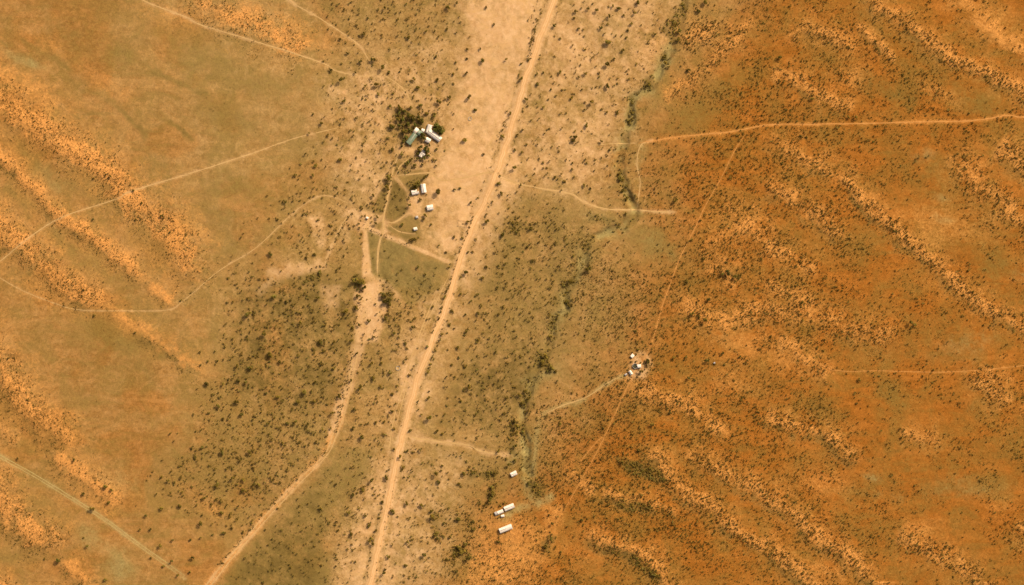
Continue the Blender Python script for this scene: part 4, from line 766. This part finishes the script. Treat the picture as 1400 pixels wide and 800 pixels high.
# uncountable scrub: small leaf-clump bushes joined into one mass of each sort
def clump_proto(n, size, seed, flat):
    V, F, C = leaf_cloud(4, n, size, flat, seed, .5, .5, .3); return V.astype(np.float32)
def scatter(density, per_m2, rmin, rmax, seed, x0=-50, x1=1450, y0=-50, y1=850, pw=1.7):
    r = np.random.default_rng(seed); n = int((x1 - x0) * (y1 - y0) * per_m2)
    x = r.uniform(x0, x1, n); y = r.uniform(y0, y1, n); keep = r.random(n) < sample(density, x, y)
    x, y = x[keep], y[keep]; s = rmin + (rmax - rmin) * r.random(len(x)) ** pw
    return x, y, s
def mass(name, label, protos, x, y, s, seed, mat):
    r = np.random.default_rng(seed); z = sample(Z, x, y); VV = []
    pick = r.integers(0, len(protos), len(x))
    for k, P in enumerate(protos):
        m = pick == k
        if not m.any(): continue
        a = r.uniform(0, 6.283, m.sum()); c, sn = np.cos(a)[:, None], np.sin(a)[:, None]; sc = s[m][:, None]
        st = r.uniform(1.1, 1.9, m.sum())[:, None]
        X = (P[:, 0] * c - P[:, 1] * sn) * sc + x[m][:, None] - 700; Y = (P[:, 0] * sn + P[:, 1] * c) * sc + 400 - y[m][:, None]; ZZ = P[:, 2] * sc * st + z[m][:, None] - .05
        VV.append(np.stack([X, Y, ZZ], -1).reshape(-1, 3))
    V = np.concatenate(VV); me = mesh_np(name, V, np.arange(len(V)).reshape(-1, 4), mat)
    o = tag(obj(name, me), label, kind='stuff'); print(name, len(x), 'plants', len(V) // 2, 'triangles'); return o
SP = [clump_proto(11, .42, 400 + k, .45) for k in range(6)]; TP = [clump_proto(4, .6, 420 + k, .4) for k in range(6)]; BP = [clump_proto(20, .34, 440 + k, .5) for k in range(6)]
clus = np.clip(.25 + 1.6 * (fbm(GX, GY, 14, 3, 3) + .2) , 0, 1.2)
eastern = sstep(500, 760, GX)
x, y, s = scatter(scrub * (.45 + .55 * clus), .19, .65, 1.95, 31, pw=2.1); s = s * (.68 + .32 * sample(eastern, x, y)); mass('dune_scrub', 'dark speckle of low scrub over the dune crests', SP, x, y, s, 1, M_SCRUB)
x, y, s = scatter(np.clip(scrub * (.3 + .7 * clus), 0, 1), .34, .4, .8, 32); mass('dune_grass_tufts', 'fine brown grass tufts among the dune scrub', TP, x, y, s, 2, M_SCRUB)
x, y, s = scatter(bush * np.clip(.25 + .75 * clus, 0, 1.0), .07, .6, 2.5, 33, pw=2.0); mass('valley_scrub', 'scattered small bushes of the valley bushland', BP, x, y, s, 3, M_BUSH)
x, y, s = scatter(np.clip(bush * .9 + olive * .12 + .02, 0, 1) * clus, .13, .35, .85, 34); mass('valley_grass_tufts', 'fine olive grass tufts of the valley bushland', TP, x, y, s, 4, M_BUSH)
x, y, s = scatter(thick * np.clip(clus * 1.3, 0, 1.2), .16, .8, 2.0, 35, pw=1.4); mass('thicket', 'dark thickets of dense bush along gullies and hollows', BP, x, y, s, 6, M_LEAF)
# low bushes in a row along the verge of the main road and the old tracks
def row(pts, off, n, spread, smin, smax, seed):
    r = np.random.default_rng(seed); P = densify(pts, 6); k = r.integers(0, len(P) - 1, n); f = r.random(n)[:, None]; q = P[k] * (1 - f) + P[k + 1] * f
    d = P[k + 1] - P[k]; d /= np.linalg.norm(d, axis=1)[:, None]; q = q + np.stack([-d[:, 1], d[:, 0]], -1) * (off + r.normal(0, spread, n))[:, None]
    return q[:, 0], q[:, 1], r.uniform(smin, smax, n)
ROWS = [([(735, 22), (728, 55), (722, 85)], 0, 90, 1.4, .6, 1.5), ([(735, 0), (722, 30)], 0, 25, 2, .5, 1.1), ([(647, 295), (640, 315), (630, 340), (622, 365), (614, 390), (609, 402)], 0, 110, .8, .6, 1.3), ([(609, 402), (600, 430), (590, 455)], 0, 40, 1, .6, 1.4),
        ([(624, 372), (600, 440), (580, 500)], -8, 40, 1.5, .6, 1.4), ([(540, 625), (530, 680), (517, 740), (508, 790)], 6, 60, 1.2, .5, 1.2), ([(540, 625), (530, 680), (517, 740), (508, 790)], -6, 40, 1.2, .5, 1.1),
        ([(487, 375), (492, 400), (487, 430), (482, 460)], 0, 90, 2.2, .6, 1.7), ([(480, 289), (465, 312), (452, 340), (442, 367)], -2, 70, 1, .5, 1.4), ([(448, 618), (400, 660), (352, 715), (300, 775)], 2, 160, 1.6, .5, 1.3), ([(478, 480), (470, 530), (455, 590)], -3, 90, 2, .6, 1.6),
        ([(500, 312), (525, 322), (560, 336)], 0, 45, .9, .5, 1.1), ([(538, 245), (530, 275), (526, 290)], 3, 40, 1.5, .6, 1.6), ([(700, 170), (690, 195), (680, 220)], 9, 25, 2, .5, 1.2), ([(250, 412), (275, 390), (300, 372)], 0, 22, 1, .5, 1.1),
        ([(640, 700), (640, 730), (632, 755)], 0, 70, 4, .6, 1.8), ([(600, 690), (620, 740), (615, 790)], 0, 70, 7, .6, 1.7), ([(693, 170), (688, 165)], 0, 8, 2, .5, 1.1)]
xs, ys, ss = [np.concatenate(v) for v in zip(*[row(*rw, 500 + k) for k, rw in enumerate(ROWS)])]
mass('verge_scrub', 'low bushes in rows along road verges and wash banks', BP, xs, ys, ss, 5, M_BUSH)
print('trees', len(T_), 'garden', len(GARDEN_AT))
